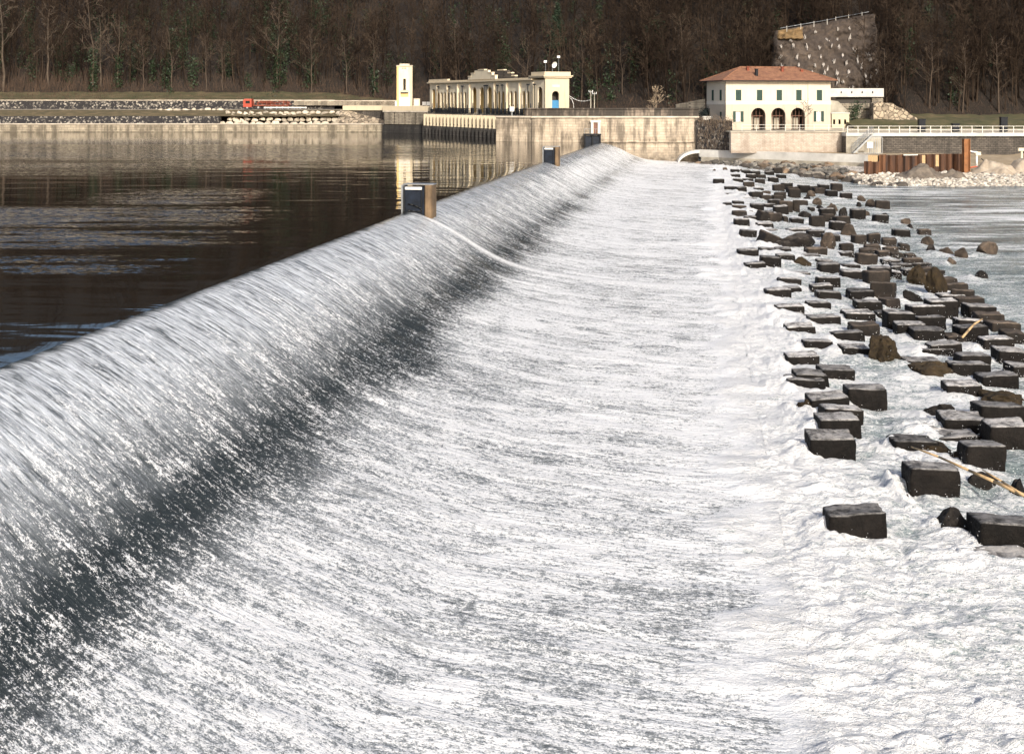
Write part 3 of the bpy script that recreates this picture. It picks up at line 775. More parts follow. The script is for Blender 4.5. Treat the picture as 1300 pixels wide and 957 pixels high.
tt_ = srnd.uniform(18.8, 31, m)**1.0; ss_ = 22/(1-srnd.random(m)*.75); px, py = st2xy(ss_, tt_)
cen.append(np.stack([px,py,WZ+.05+srnd.gamma(1.2,.07,m)],-1)); rad.append(srnd.uniform(.003,.010,m)*(1+py/45))
cen = np.concatenate(cen); rad = np.concatenate(rad)
V = (cen[:,None,:] + octa[None]*rad[:,None,None]*srnd.uniform(.6,1.4,(len(rad),6,1))).reshape(-1,3)
Fq = (octf[None] + (np.arange(len(rad))*6)[:,None,None]).reshape(-1,3)
MAT['spray'] = Mt('spray_droplets', (.88,.9,.92), .4).m
tag(link('spray', np_mesh('spray', V, Fq, MAT['spray'])), kind='stuff')

# driftwood
def stick(name, pts, rad, label, br=None):
    mb = MB(); mb.path(pts, rad, 7)
    o = mb.build(name, MAT['wood'], smooth=True); tag(o, label, 'branch')
    for pts2, r2 in (br or []):
        MB().path(pts2, r2, 6).build('fork', MAT['wood'], o, smooth=True)
    return o
def pz(x, y, z): a = at(x, y, z); return (a[0], a[1], z)
stick('driftwood_branch', [pz(1157,567,-2.72), pz(1192,580,-2.68), pz(1230,597,-2.70), pz(1262,611,-2.76), pz(1290,624,-2.8), pz(1312,634,-2.85)], [.022,.03,.035,.042,.05,.055],
      'long pale bare branch lying across the dark blocks near the right edge', [([pz(1300,629,-2.81), pz(1272,611,-2.70), pz(1247,596,-2.60)], [.035,.028,.012])])
stick('driftwood_branch', [pz(1222,428,-2.9), pz(1229,420,-2.75), pz(1236,412,-2.6), pz(1247,405,-2.5)], [.05,.055,.045,.035], 'short pale bent branch propped on blocks at the right')
# ------------------------------------------------------------------ land
def hill_foot(X):
    Yf = np.interp(X, [-400,-45,-20,30,48,60,400], [303,303,285,246,236,226,226])
    zf = np.interp(X, [-400,-45,-20,30,60,400], [8.7,8.7,5.6,4.2,2.4,2.4])
    sl = np.interp(X, [-400,-20,40,60,400], [.50,.50,.60,.72,.72])
    return Yf, zf, sl
def land(X, Y):
    Yf, zf, sl = hill_foot(X)
    up = np.maximum(Y-Yf, 0)
    h = zf + sl*up
    top = np.interp(X, [-400,-120,0,120,400], [112,112,96,110,120])  # unseen ridge raised so the pool mirrors dark slope, not sky
    h = np.where(h > top*.8, top*.8 + (h-top*.8)*.15, h)
    h = np.minimum(h, top*.8 + 12)
    h = h + np.minimum(up/20,1)*2.2*fbm(X*.03, Y*.03, 4, 120)
    cut = (X > 47) & (X < 71) & (Y < 241)
    h = np.where(cut, np.minimum(h, 3.0), h)
    # lower terraces in front
    pre = Y < Yf
    left = X < -26
    h = np.where(pre & left, 3.0 + 0*h, h)
    h = np.where(pre & ~left, np.interp(X, [-26,30,33,60,61], [3.8,3.8,1.6,1.6,1.2]), h)
    return h
gx = np.unique(np.concatenate([np.arange(-420,-130,10), np.arange(-130,140,2.0), np.arange(140,430,10)]))
gy = np.unique(np.concatenate([np.arange(207,300,2.0), np.arange(300,380,3.0), np.arange(380,720,12.)]))
GX, GY = np.meshgrid(gx, gy)
H = land(GX, GY)
H = np.where((GX < -17) & (GY < 276), -3.0, H)
H = np.where((GX < 5) & (GX >= -17) & (GY < 262) & (GX + (GY-209)*.4826 < 9.5), -3, H)
me = grid_mesh('hillside', np.stack([GX,GY,H],-1), MAT['leaflitter'])
tag(link('hillside', me), kind='structure')
# river bed and the wide ground round about
n = 2600
tag(MB().add([(-n,-n,-6),(n,-n,-6),(n,n,-6),(-n,n,-6)], [(0,1,2,3)]).build('ground', MAT['earth']), kind='structure')

# ---- left bank, seen across the pool
XL0, XL1 = -330, -26
def strip(name, prof_, mat, label=None, cat=None, x0=XL0, x1=XL1, kind=None):
    o = MB().extr(prof_, x0, x1).build(name, MAT[mat]); tag(o, label, cat, kind=kind); return o
strip('quay_wall', [(268,-4),(268,1.62),(270.6,1.70),(270.6,-4)], 'quay', 'long low pale stone quay wall along the waterline on the left', 'wall')
strip('quay_coping', [(267.85,1.62),(267.85,1.82),(268.5,1.85),(268.5,1.64)], 'coping', 'thin pale coping course along the left quay edge', 'coping')
strip('rubble_wall', [(270.6,-1),(270.6,1.72),(271.2,3.35),(273,3.35),(273,-1)], 'rubble', 'lower black and white rubble wall above the left quay', 'wall', x1=-63)
# grassy slope: a bumpy sheet
def slope_sheet(name, x0, x1, prof_, mat, seed, amp=.12, label=None, cat=None, kind='structure', nx=260):
    ys = []; 
    for (a, za), (b, zb) in zip(prof_[:-1], prof_[1:]):
        for k in range(5): ys.append((a+(b-a)*k/5, za+(zb-za)*k/5))
    ys.append(prof_[-1]); ys = np.array(ys); xs = np.linspace(x0, x1, nx)
    XXs, YYs = np.meshgrid(xs, ys[:,0]); ZZ = np.repeat(ys[:,1][:,None], nx, 1) + amp*fbm(XXs*.6, YYs*.8, 4, seed)
    o = link(name, grid_mesh(name, np.stack([XXs,YYs,ZZ],-1), MAT[mat])); tag(o, label, cat, kind=kind); return o
slope_sheet('grass_slope', XL0, -36, [(272.2,3.3),(277,4.15),(281,4.62)], 'grass', 130)
slope_sheet('path', XL0, -30, [(280.8,4.66),(289.9,4.7)], 'path', 131, .02)
strip('rubble_wall', [(289.8,3),(289.8,4.6),(290.2,6.72),(292,6.72),(292,3)], 'rubble', 'upper black and white rubble wall below the wood on the left', 'wall', x1=-41)
strip('wall_coping', [(290.0,6.70),(290.0,6.86),(292.1,6.88),(292.1,6.70)], 'coping', 'thin pale coping on the upper rubble wall', 'coping', x1=-41)
slope_sheet('grass_bank', XL0, -18, [(291.6,6.86),(297,7.6),(304,8.9)], 'greengrass', 132, .3)

# pale boulders holding the slope under the lorry
bmes = []
for j in range(7):
    m_ = rock_mesh(1, .8, 1, 500+j, 3, 9, .03); m_.materials.append(MAT['boulder']); bmes.append(m_)
def boulder(x, y, w, h, label, group, zback, rnd):
    X, Y, Z = atd(x, y, zback)
    o = link('boulder', bmes[rnd.randrange(7)]); wm = w/F*zback; hm = h/F*zback
    o.scale = (wm, max(.8,wm*.8), hm); o.location = (X, Y, Z-hm/2); o.rotation_euler = (0, 0, rnd.uniform(-.3,.3))
    tag(o, label, 'boulder', group)
rnd = random.Random(4)
courses = [(143.6,286,433,8.5,4.6,'top'),(147.6,292,437,7.6,4.6,'second'),(152,288,438,9,5.4,'third'),(156.6,279,440,10,6,'bottom')]
for ci, (y, x0, x1, w, h, nm) in enumerate(courses):
    x = x0; k = 0
    while x < x1:
        ww = w*rnd.uniform(.7,1.35); k += 1
        boulder(x+ww/2, y+rnd.uniform(-.8,.8), ww*.98, h*rnd.uniform(.85,1.2), f"pale boulder, {ordn(k)} from the left in the {nm} course below the red lorry", 'boulders of the retaining slope on the left bank', 275.5-ci*1.1, rnd)
        x += ww
x = 199; k = 0
while x < 285:
    ww = rnd.uniform(6,12); k += 1
    boulder(x+ww/2, 139.8+rnd.uniform(-.4,.4), ww*.92, 4.6*rnd.uniform(.8,1.15), f"pale boulder, {ordn(k)} from the left in the row along the path edge", 'boulders edging the path', 281, rnd)
    x += ww
slope_sheet('earth_slope', -64, -36, [(271.5,.9),(276,1.6),(279,3.4),(281,4.45)], 'leaflitter', 133, .1)  # dark colour supplies the shade in the gaps between boulders

# red lorry parked on the path
def wheel(parent, x, z, r, y, w=.28):
    wo = MB().tube((x,y,z),(x,y+w,z),r,r,16).build('tyre', MAT['black'], parent)
    MB().tube((x,y-.02,z),(x,y+.02,z),r*.5,r*.5,12).build('rim', MAT['galv'], wo)
lx, ly, lz = atd(310, 139.2, 284)
t = thing('lorry', 'long red lorry with rust coloured load parked on the left bank', 'lorry', (lx, 284, 4.7))
cab = MB(); cab.prism([(0,-1.15),(1.9,-1.15),(1.9,1.15),(0,1.15)], .55, 2.15)
cab.add([(0.08,-1.1,2.15),(1.9,-1.1,2.15),(1.9,1.1,2.15),(.08,1.1,2.15),(.3,-1.05,2.4),(1.85,-1.05,2.4),(1.85,1.05,2.4),(.3,1.05,2.4)], [(0,1,5,4),(1,2,6,5),(2,3,7,6),(3,0,4,7),(4,5,6,7)])
cab = cab.build('cab', MAT['red'], t)
MB().box(.55,1.5,-1.17,-1.155,1.35,1.95).build('window', MAT['glassdark'], cab)
MB().box(-.02,-.005,-.95,.95,1.35,2.0).build('windscreen', MAT['glassdark'], cab)
MB().box(0,10.2,-.45,.45,.55,.75).build('chassis', MAT['darksteel'], t)
ld = MB(); ld.box(2.3,10.2,-1.15,1.15,.80,1.05)
for k in range(9): ld.box(2.35+k*.95,2.47+k*.95,-1.19,-1.15,1.05,1.95)
ld.box(2.35,10.1,-1.18,-1.12,1.45,1.52).box(2.35,10.1,-1.18,-1.12,1.9,1.98)
ld.build('stake_bed', MAT['redbrown'], t)
lo_ = MB(); r_ = random.Random(8)
for k in range(40): 
    x_ = r_.uniform(2.4,9.4); lo_.tube((x_,r_.uniform(-1,1),r_.uniform(1.1,1.9)),(x_+r_.uniform(.5,1.4),r_.uniform(-1,1),r_.uniform(1.1,2.0)),.09,.09,5)
lo_.build('load', MAT['redbrown'], t)
for x_ in (.9, 3.4, 7.6, 8.8): wheel(t, x_, .45, .45, -1.12)
# pale pipes stacked in front of the lorry
bx, by, bz = atd(335, 140.5, 281.6)
t = thing('steel_barrier', 'low pale blue steel barrier on the path beside the red lorry', 'barrier', (bx, 281.6, 4.66))
MB().box(0,9.6,0,.06,.35,.62).build('rail', MAT['whitesteel'], t)
for k in range(8): MB().box(.2+k*1.3,.3+k*1.3,.06,.14,0,.75).build('post', MAT['galv'], t)

# quay corner, platform and tower
MB_ = MB().prism([(-27.2,264),(-16.9,255.6),(-16.9,300),(-27.2,300)], -4, 1.6)
tag(MB_.build('quay_foundation', MAT['quaydark']), 'dark wet masonry quay footing below the tower platform', 'quay')
slope_sheet('rubble_slope', -37.5, -26.5, [(270.2,1.70),(272,2.8),(274.5,4.5),(276,4.7)], 'rubbletan', 134, .2, nx=60)
t = thing('tower_platform', 'cream parapet platform carrying the slender tower beside the arcade building', 'platform', (0,0,0))
MB().prism([(-36.6,275),(-27.5,271.5),(-26.9,264.3),(-16.9,256),(-16.9,290),(-36.6,290)], 1.0, 4.6).build('retaining_wall', MAT['darkmas'], t)
MB().prism([(-36.9,274.7),(-27.8,271.2),(-27.1,264),(-16.7,255.4),(-16.7,290),(-36.9,290)], 4.6, 5.6).build('parapet', MAT['cream'], t)
pn = MB()
Mp = Matrix.Translation((-26.9,264.3,0)) @ Matrix.Rotation(math.atan2(-8.3,10), 4, 'Z')
for k in range(4): pn.box(.4+k*3.05,3.1+k*3.05,-.22,.1,1.8,4.2,Mp)
pn.build('stone_panel', MAT['lightmas'], t)
MB().box(0,13,-.35,.1,4.3,4.597,Mp).build('ledge', MAT['coping'], t)
pw = MB().box(-50,-18,289,289.5,5.6,6.6); tag(pw.build('parapet_wall', MAT['lightmas']), 'low pale wall behind the tower platform at the wood edge', 'wall')
MB().box(-50,-18,288.9,289.6,6.6,6.78).build('coping', MAT['coping'], bpy.data.objects['parapet_wall'])

tx = atd(503, 135, 264)[0]
t = thing('tower', 'slender cream gate tower with slot window and ochre panel', 'tower', (tx, 265, 5.6), R(4))
W_ = 3.3; HT = 8.3
wl = MB(); pierced(wl, W_, 0, HT, [rect_loop(W_/2,.55,3.3,5.7)], .3); wl.box(0,.25,.3,3.1,0,HT); wl.box(W_-.25,W_,.3,3.1,0,HT); wl.box(.25,W_-.25,2.9,3.1,0,HT)
wl.build('wall', MAT['creamw'], t)
MB().box(.25,W_-.25,1.2,1.4,.2,HT-.2).build('window', MAT['glassdark'], t)
MB().box(.02,.42,-.14,-.003,0,HT).build('pilaster', MAT['ochre'], t); MB().box(W_-.38,W_-.02,-.14,-.003,0,HT).build('pilaster', MAT['cream'], t)
MB().box(-.1,W_+.1,-.2,3.2,HT,HT+.22).box(.6,W_-.6,.1,2.6,HT+.22,HT+.55).build('roof', MAT['coping'], t)
MB().box(.85,W_-.85,-.5,-.15,2.7,2.85).box(.85,.9,-.5,-.46,2.85,3.15).box(W_-.9,W_-.85,-.5,-.46,2.85,3.15).box(.85,W_-.85,-.5,-.47,3.1,3.16).build('balcony', MAT['darksteel'], t)
MB().box(.85,W_-.85,-.1,-.003,1.95,2.6).build('panel', MAT['ochre'], t)
for k in range(3): MB().box(1.15+k*.32,1.33+k*.32,-.05,-.004,HT-.5,HT-.3).build('vent', MAT['darksteel'], t)
MB().box(.55,W_-.5,-.55,-.16,0,1.6).box(-.35,.0,-.4,.5,0,.9).build('base_housing', MAT['white'], t)
kx = atd(525,135,263)[0]
t = thing('electrical_kiosk', 'small white block kiosk between tower and arcade building', 'kiosk', (kx,263.5,5.6))
MB().box(0,1.25,0,1.2,0,1.45).build('housing', MAT['creamw'], t); MB().box(-.06,1.31,-.06,1.26,1.45,1.55).build('roof', MAT['coping'], t); MB().box(.35,.85,-.03,-.002,.1,1.2).build('door', MAT['whitesteel'], t)
for q, xx in enumerate((536, 541.5)):
    kx = atd(xx,135,262)[0]
    t = thing('equipment_cabinet', ['low white cabinet just right of the small kiosk','low white cabinet touching the arcade building'][q], 'cabinet', (kx,262,5.6), group='white cabinets on the platform')
    MB().box(0,.78,0,.6,.1,.85).build('housing', MAT['white'], t); MB().box(.05,.73,.05,.55,0,.1).build('plinth', MAT['darksteel'], t)

# ---- arcade sluice building
Ox, Oy = 5.5, 209.0
ux, uy = .4350, -.9004         # from the far (left) end toward the near end
L = 50.8
bx0, by0 = Ox - ux*L, Oy - uy*L
ang = math.atan2(uy, ux)
t = thing('sluice_building', 'long cream arcade sluice building with stepped gables over the pool', 'building', (bx0, by0, 0), ang)
# local: x along the facade from far end to near end, -y is outward (toward pool), +y inward
ZB, ZC = 4.25, 10.15
holes = []
cxs = [(2.0, 1.7, 9.0)]
for k in range(10): cxs.append((4.5 + 1.65*k, 1.12, 8.35))
for k in range(3): cxs.append((20.3+1.7+3.4*k, 1.9, 9.2))
for k in range(10): cxs.append((31.2 + 1.65*k, 1.12, 8.35))
cxs.append((48.9, 1.7, 9.0))
holes = [arch_loop(c, w, ZB+.25, z, 8) for c, w, z in cxs]
wl = MB(); pierced(wl, L, ZB, ZC, holes, .22); wl.build('arcade_wall', MAT['creamw'], t)
MB().box(.2,L-4.5,1.7,1.9,ZB,ZC).box(0,.3,.46,3.9,ZB,ZC).build('rear_wall', MAT['ochre'], t)
MB().box(0,L-4.5,-.6,3.95,ZB-.25,ZB).build('walkway', MAT['concrete2'], t)
MB().box(-.45,L-4.2,-.5,4.4,ZC,ZC+.22).box(-.25,L-4.2,-.25,4.2,ZC+.22,ZC+.45).build('cornice', MAT['cream'], t)
MB().box(-.2,9.5,-.15,.35,ZC+.45,ZC+.78).box(-.2,.2,.35,4,ZC+.45,ZC+.78).build('parapet', MAT['cream'], t)
for nm, yy in (('front', -.35), ('rear', 3.6)):
    g = MB(); mat_ = 'coping' if nm == 'front' else 'darkmas'
    c0 = 25.9
    g.box(c0-6,c0+6,yy,yy+.5,ZC+.45,ZC+.95); g.box(c0-4.6,c0+4.6,yy,yy+.5,ZC+.95,ZC+1.5); g.box(c0-3.0,c0+3.0,yy,yy+.5,ZC+1.5,ZC+2.1)
    g = g.build('stepped_gable', MAT['creamw'] if nm == 'front' else MAT['darkmas'], t)
    cp = MB()
    for sx in (-1,1):
        for w0, w1, zz in ((4.6,6,.95),(3.0,4.6,1.5)): 
            a, b = sorted((c0+sx*w0*1.002, c0+sx*w1)); cp.box(a,b,yy-.07,yy+.57,ZC+zz,ZC+zz+.22)
    cp.box(c0-1.4,c0+1.4,yy-.07,yy+.57,ZC+2.1,ZC+2.32); cp.build('coping', MAT['cream'], g)
for xx in (4.0, 9.2, 14.4, 20.0, 31.0, 36.2, 41.3, 46.6):
    MB().box(xx-.22,xx+.22,-.28,-.003,ZB,ZC-.35).build('pilaster', MAT['creamw'], t)
for xx in (5.3, 10.9, 17.4, 27.6, 28.6, 33.0, 35.0, 45.2, 47.6):
    MB().tube((xx,-.42,2.6),(xx,-.42,ZC-.8),.085,.085,8).box(xx-.2,xx+.2,-.6,-.25,ZC-.85,ZC-.6).build('gate_stem', MAT['darksteel'], t)
rnd = random.Random(3)
for c, w, z in cxs:
    g = MB(); 
    g.box(c-w*.5,c+w*.5,-.85,-.72,ZB+.95,ZB+1.02); g.box(c-w*.5,c+w*.5,-.85,-.78,ZB+.5,ZB+.56)
    for q in range(4): g.box(c-w*.5+q*w/3-.03,c-w*.5+q*w/3+.03,-.84,-.76,ZB-.1,ZB+1)
    g.box(c-w*.2,c+w*.25,-.6,-.2,ZB+.02,ZB+rnd.uniform(.7,1.2)); g.tube((c,-.3,ZB+1),(c,-.3,ZB+rnd.uniform(1.6,2.2)),.09,.05,6)
    g.build('gate_winch', MAT['darksteel'], t)
npier = 25
for k in range(npier):
    xx = .35 + k*(L-9)/(npier-1)
    p = MB().prism([(xx-.42,-1.05),(xx,-1.5),(xx+.42,-1.05),(xx+.42,2),(xx-.42,2)], 1.7, ZB-.25)
    p = p.build('pier', MAT['cream'], t)
    MB().prism([(xx-.5,-1.2),(xx,-1.75),(xx+.5,-1.2),(xx+.5,2),(xx-.5,2)], -3, 1.7).build('cutwater', MAT['quaydark'], p)
MB().box(0,L-8,-.2,.1,-3,ZB-.25).build('sluice_gate', MAT['bluesteel'], t)
MB().box(0,L-8,-1.1,-.2,1.9,2.25).build('gate_beam', MAT['quaydark'], t)
# near end block, its face toward the viewer, with the blue door
E0 = L-4.6
eb = MB(); Mx = Matrix.Translation((L+.02, 0, 0)) @ Matrix.Rotation(math.pi/2, 4, 'Z')
pierced(eb, 4.5, ZB, 10.5, [arch_loop(1.95, 1.35, 5.35, 8.3, 10)], .4, Mx)
eb.box(E0,L-.4,4.1,4.5,ZB,10.5); eb.box(E0,E0+.3,.46,4.1,ZB,10.5); eb.build('end_wall', MAT['cream'], t)
MB().box(E0-.3,L+.35,-.4,4.85,10.5,10.72).box(E0-.5,L+.5,-.55,5.0,10.72,10.9).box(E0-.2,L+.2,-.2,4.7,10.9,11.5).build('end_parapet', MAT['cream'], t)
MB().box(L-.25,L-.15,1.3,2.3,5.35,6.75).box(L-.25,L-.15,2.32,2.65,5.35,6.75).build('door', MAT['blue'], t)
MB().box(L-1.6,L-1.5,.5,4.0,4.4,9.5).build('inner_wall', MAT['interior'], t)
MB().box(L+.03,L+.07,1.3,2.7,8.9,9.35).build('plaque', MAT['band'], t)
# aerials and lamps on its roof
def wp(x, y, z): 
    return (bx0+math.cos(ang)*x-math.sin(ang)*y, by0+math.sin(ang)*x+math.cos(ang)*y, z)
q = wp(L-1.6, 2.2, 11.5)
t2 = thing('satellite_dish', 'white satellite dish on a short mast on the end block roof', 'satellite dish', q)
MB().tube((0,0,0),(0,0,1.0),.05,.05,8).build('mast', MAT['galv'], t2)
dm = MB(); nseg = 16
vs = [(0,0,0)]; fs = []
for ring in range(1,5):
    r_ = .55*ring/4
    for a in range(nseg): vs.append((r_*math.cos(a*2*math.pi/nseg), -.35*(r_/.55)**2, r_*math.sin(a*2*math.pi/nseg)))
for a in range(nseg): fs.append((0,1+a,1+(a+1)%nseg))
for ring in range(3):
    for a in range(nseg): b0=1+ring*nseg; fs.append((b0+a,b0+nseg+a,b0+nseg+(a+1)%nseg,b0+(a+1)%nseg))
dm.add(vs, fs, Matrix.Translation((.1,-.15,1.3)) @ Matrix.Rotation(.7,4,'Z') @ Matrix.Rotation(.3,4,'X')); dm.build('dish', MAT['white'], t2)
MB().tube((.1,-.15,1.3),(.45,-.75,1.25),.025,.025,6).build('feed_arm', MAT['galv'], t2)
for nm, dx, dz, lab in (('floodlight',-1.0,1.6,'white floodlight on a thin pole left of the roof dish'),('floodlight',.9,2.4,'highest floodlight on the arcade roof, right of the dish')):
    q = wp(L-1.6+dx*.4, 2.2+dx*1.1, 11.5); t2 = thing(nm, lab, 'lamp', q, group='floodlights on the arcade roof')
    MB().tube((0,0,0),(0,0,dz),.035,.03,6).build('pole', MAT['galv'], t2); MB().box(-.28,.22,-.18,.12,dz-.05,dz+.32).build('lamp_head', MAT['white'], t2)
# ------------------------------------------------------------------ lock wall closing the far end of the weir
DW = 202.5
t = thing('lock_wall', 'massive pale stained stone wall at the far end of the weir', 'wall', (0,0,0))
MB().prism([(-2.6,206.2),(3.2,203.4),(3.2,203.0),(29.8,202.3),(29.8,207),(-2.6,207.2)], -5, 3.95).build('stone_facing', MAT['lock'], t)
MB().prism([(-2.8,206.0),(3.1,203.2),(3.1,202.75),(30,202.05),(30,207),(-2.8,207.2)], 3.95, 4.2).build('string_course', MAT['coping'], t)
MB().prism([(2.0,204.6),(4,203.5),(30,202.6),(30,203.5),(4,204.4),(2.0,205.6)], 4.2, 5.3).build('parapet', MAT['parapet'], t)
MB().prism([(1.8,204.5),(3.9,203.3),(30.1,202.4),(30.1,203.7),(3.9,204.6),(1.8,205.8)], 5.3, 5.5).build('coping', MAT['parapet'], t)
MB().prism([(12.9,202.5),(29.9,202.05),(29.9,202.6),(12.9,202.9)], -5, -.02).prism([(14,202.1),(30,201.7),(30,202.3),(14,202.6)], -.02, .12).build('plinth', MAT['lock'], t)
x0, _, z1 = atd(750, 157, 202.6); x1 = atd(762, 157, 202.6)[0]
fr_ = MB().box(x0,x0+.42,202.2,202.7,1.35,3.2).box(x1-.42,x1,202.2,202.7,1.35,3.2).box(x0-.1,x1+.1,202.15,202.7,3.2,3.55).build('door_frame', MAT['band'], t)
MB().box(x0+.42,x1-.42,202.45,202.62,1.35,3.2).build('door', MAT['brown'], t)
cx = atd(752, 170, 200.5)[0]
t = thing('gate_platform', 'dark steel gate platform under the small door where weir meets wall', 'platform', (cx, 200.2, -.3))
MB().box(-1.35,1.35,-.6,1.9,1.5,1.72).build('deck', MAT['darksteel'], t)
MB().box(-1.3,-1.1,-.5,1.8,-1,1.5).box(1.1,1.3,-.5,1.8,-1,1.5).box(-.1,.1,-.5,-.35,-1,1.5).build('frame', MAT['darksteel'], t)
MB().box(-1.1,1.1,-.2,0,-.9,1.45).build('gate', MAT['bluesteel'], t)
rl = MB()
for xx in (-1.3,-.45,.45,1.3): rl.tube((xx,-.55,1.7),(xx,-.55,2.5),.03,.03,5)
rl.tube((-1.3,-.55,2.5),(1.3,-.55,2.5),.03,.03,5).build('handrail', MAT['galv'], t)
sx, _, sz = atd(650, 141.5, 205)
t = thing('switch_box', 'small white box on the left end of the lock wall', 'box', (sx, 204.9, 4.2))
MB().box(-.35,.35,-.2,.2,.75,1.5).build('housing', MAT['white'], t); MB().box(-.06,.06,-.05,.05,0,.75).build('post', MAT['galv'], t)

# crest piers with their gates
def crest_pier(s, w, h, label, rope):
    X, Y = st2xy(s, .15 if s < 100 else .45)
    t = thing('crest_pier', label, 'pier', (X, Y, -.1), -R(9), 'gauge piers standing on the weir crest')
    hw = w/2
    MB().box(-hw,-hw+.10,-.5,.75,-1.6,h).build('side_plate', MAT['galv'], t)
    n = 10; poly = [(hw-.30,-.55)] + [(hw-.30+.34*math.sin(a*math.pi/n*.5*2/2), -.55+.25*(1-math.cos(a*math.pi/n))/1) for a in range(1,n)] + [(hw+.02,.8),(hw-.30,.8)]
    MB().prism([(hw-.42,-.42),(hw-.34,-.56),(hw-.18,-.58),(hw-.02,-.48),(hw+.03,-.3),(hw+.03,.85),(hw-.42,.85)], -1.6, h).build('concrete_side', MAT['tanconc'], t)
    MB().box(-hw+.10,hw-.43,-.25,.7,-1.6,h-.12).build('gate', MAT['bluesteel'], t)
    MB().box(-hw+.12,hw-.58,-.42,-.26,-1.5,-1.2).box(-hw+.13,-hw+.2,-.36,-.255,-1.2,h-.3).box(hw-.66,hw-.6,-.36,-.255,-1.2,h-.3).build('guide_rail', MAT['darksteel'], t)
    MB().box(-hw+.2,hw-.62,-.34,-.1,h-.28,h-.12).build('beam', MAT['white'], t)
    MB().box(-hw+.02,hw+.06,-.05,.85,h,h+.05).build('top_plate', MAT['galv'], t)
    if rope:
        MB().path([(-.55,-.3,.55),(-.2,-.34,.5),(.1,-.36,.38),(.3,-.35,.28),(.28,-.38,.14),(-.05,-.4,.10),(-.4,-.38,.16),(-.62,-.35,.05),(-.2,-.4,-.02)], .035, 6).build('rope', MAT['black'], t, smooth=True)
crest_pier(76.5, 1.85, 1.7, 'nearer dark gated pier on the weir crest with ochre side and black rope', True)
crest_pier(138, 1.75, 1.75, 'farther small dark gated pier on the weir crest', False)

# electricity poles on the wall and their cables
for q, (px, lab) in enumerate(((750,'left of two slim poles standing on the lock wall'),(754.6,'right of two slim poles standing on the lock wall'))):
    X, Y, Z = atd(px, 137, 204.5+q*.6)
    t = thing('utility_pole', lab, 'pole', (X, Y, 5.3), group='utility poles')
    MB().tube((0,0,0),(0,0,3.1-.3*q),.08,.06,8).build('pole', MAT['concrete2'], t)
    MB().box(-.35,.35,-.05,.05,2.75-.3*q,2.85-.3*q).build('crossarm', MAT['galv'], t)
    for dx in (-.3,0,.3): MB().tube((dx,0,2.85-.3*q),(dx,0,3.1-.3*q),.05,.04,6).build('insulator', MAT['white'], t)
X, Y, Z = atd(750, 127, 204.5); ex, ey, ez = atd(722, 121.5, 212)
pts = [(ex+(X-ex)*k/8, ey+(Y-ey)*k/8, ez+(Z-ez)*k/8-.55*math.sin(math.pi*k/8)) for k in range(9)]
tag(MB().path(pts, .06, 5).build('cable', MAT['white'], smooth=True), 'white sagging cable from the arcade end block to the poles', 'cable')
pts = [(ex+.02, ey, 7.3),(ex+.5,ey-.5,6.9),(ex+.75,ey-1,6.2),(ex+.8,ey-1.2,5.3)]
tag(MB().path(pts, .05, 5).build('conduit', MAT['white'], smooth=True), 'short curved white conduit beside the arcade end block', 'conduit')

# ------------------------------------------------------------------ right bank
TH = R(12)
HX, HYY = 33.9, 200.0
def hw_(x, y, z): return (HX+math.cos(TH)*x-math.sin(TH)*y, HYY+math.sin(TH)*x+math.cos(TH)*y, z)
GZ, EZ, HL, HD = 1.9, 9.85, 18.0, 8.4
t = thing('house', 'cream two storey house with terracotta hip roof, green shutters and three arches', 'house', (HX,HYY,0), TH)
wins = [.121,.32,.507,.694,.892]
holes = [arch_loop(HL*f, 2.45, GZ+.1, 5.55, 14) for f in (.308,.498,.685)]
holes += [rect_loop(HL*f, .78, 3.35, 4.95) for f in (.118,.885)]
wl = MB(); pierced(wl, HL, GZ-1, 6.05, holes, .35)
wl.box(0,.35,.36,HD,GZ-1,6.05).box(HL-.35,HL,.36,HD,GZ-1,6.05).box(.35,HL-.35,HD-.35,HD,GZ-1,6.05); wl.build('lower_wall', MAT['housewall2'], t)
holes = [rect_loop(HL*f, .95, 6.72, 8.42) for f in wins]
wl = MB(); pierced(wl, HL, 6.6, EZ, holes, .35)
wl.box(0,.35,.36,HD,6.6,EZ).box(HL-.35,HL,.36,HD,6.6,EZ).box(.35,HL-.35,HD-.35,HD,6.6,EZ); wl.build('upper_wall', MAT['housewall'], t)
MB().box(-.05,HL+.05,-.05,HD+.05,6.05,6.6).build('belt_course', MAT['band'], t)
MB().box(.4,HL-.4,3.2,3.4,GZ-.5,6).box(.4,HL-.4,.4,HD-.4,5.8,6.0).build('inner_wall', MAT['interior'], t)
for f in wins:
    w = MB().box(HL*f-.46,HL*f+.46,.1,.16,6.72,8.42).build('window', MAT['glassdark'], t)
    for s_ in (-1,1):
        sh = MB(); a, b = sorted((HL*f, HL*f+s_*.475)); sh.box(a+.01,b-.01,.02,.06,6.73,8.41)
        for k in range(16): sh.box(a+.06,b-.06,-.0,.018,6.80+k*.1,6.85+k*.1)
        sh.build('shutter', MAT['green'], w)
    MB().box(HL*f-.56,HL*f+.56,-.1,-.003,6.64,6.715).build('sill', MAT['band'], w)
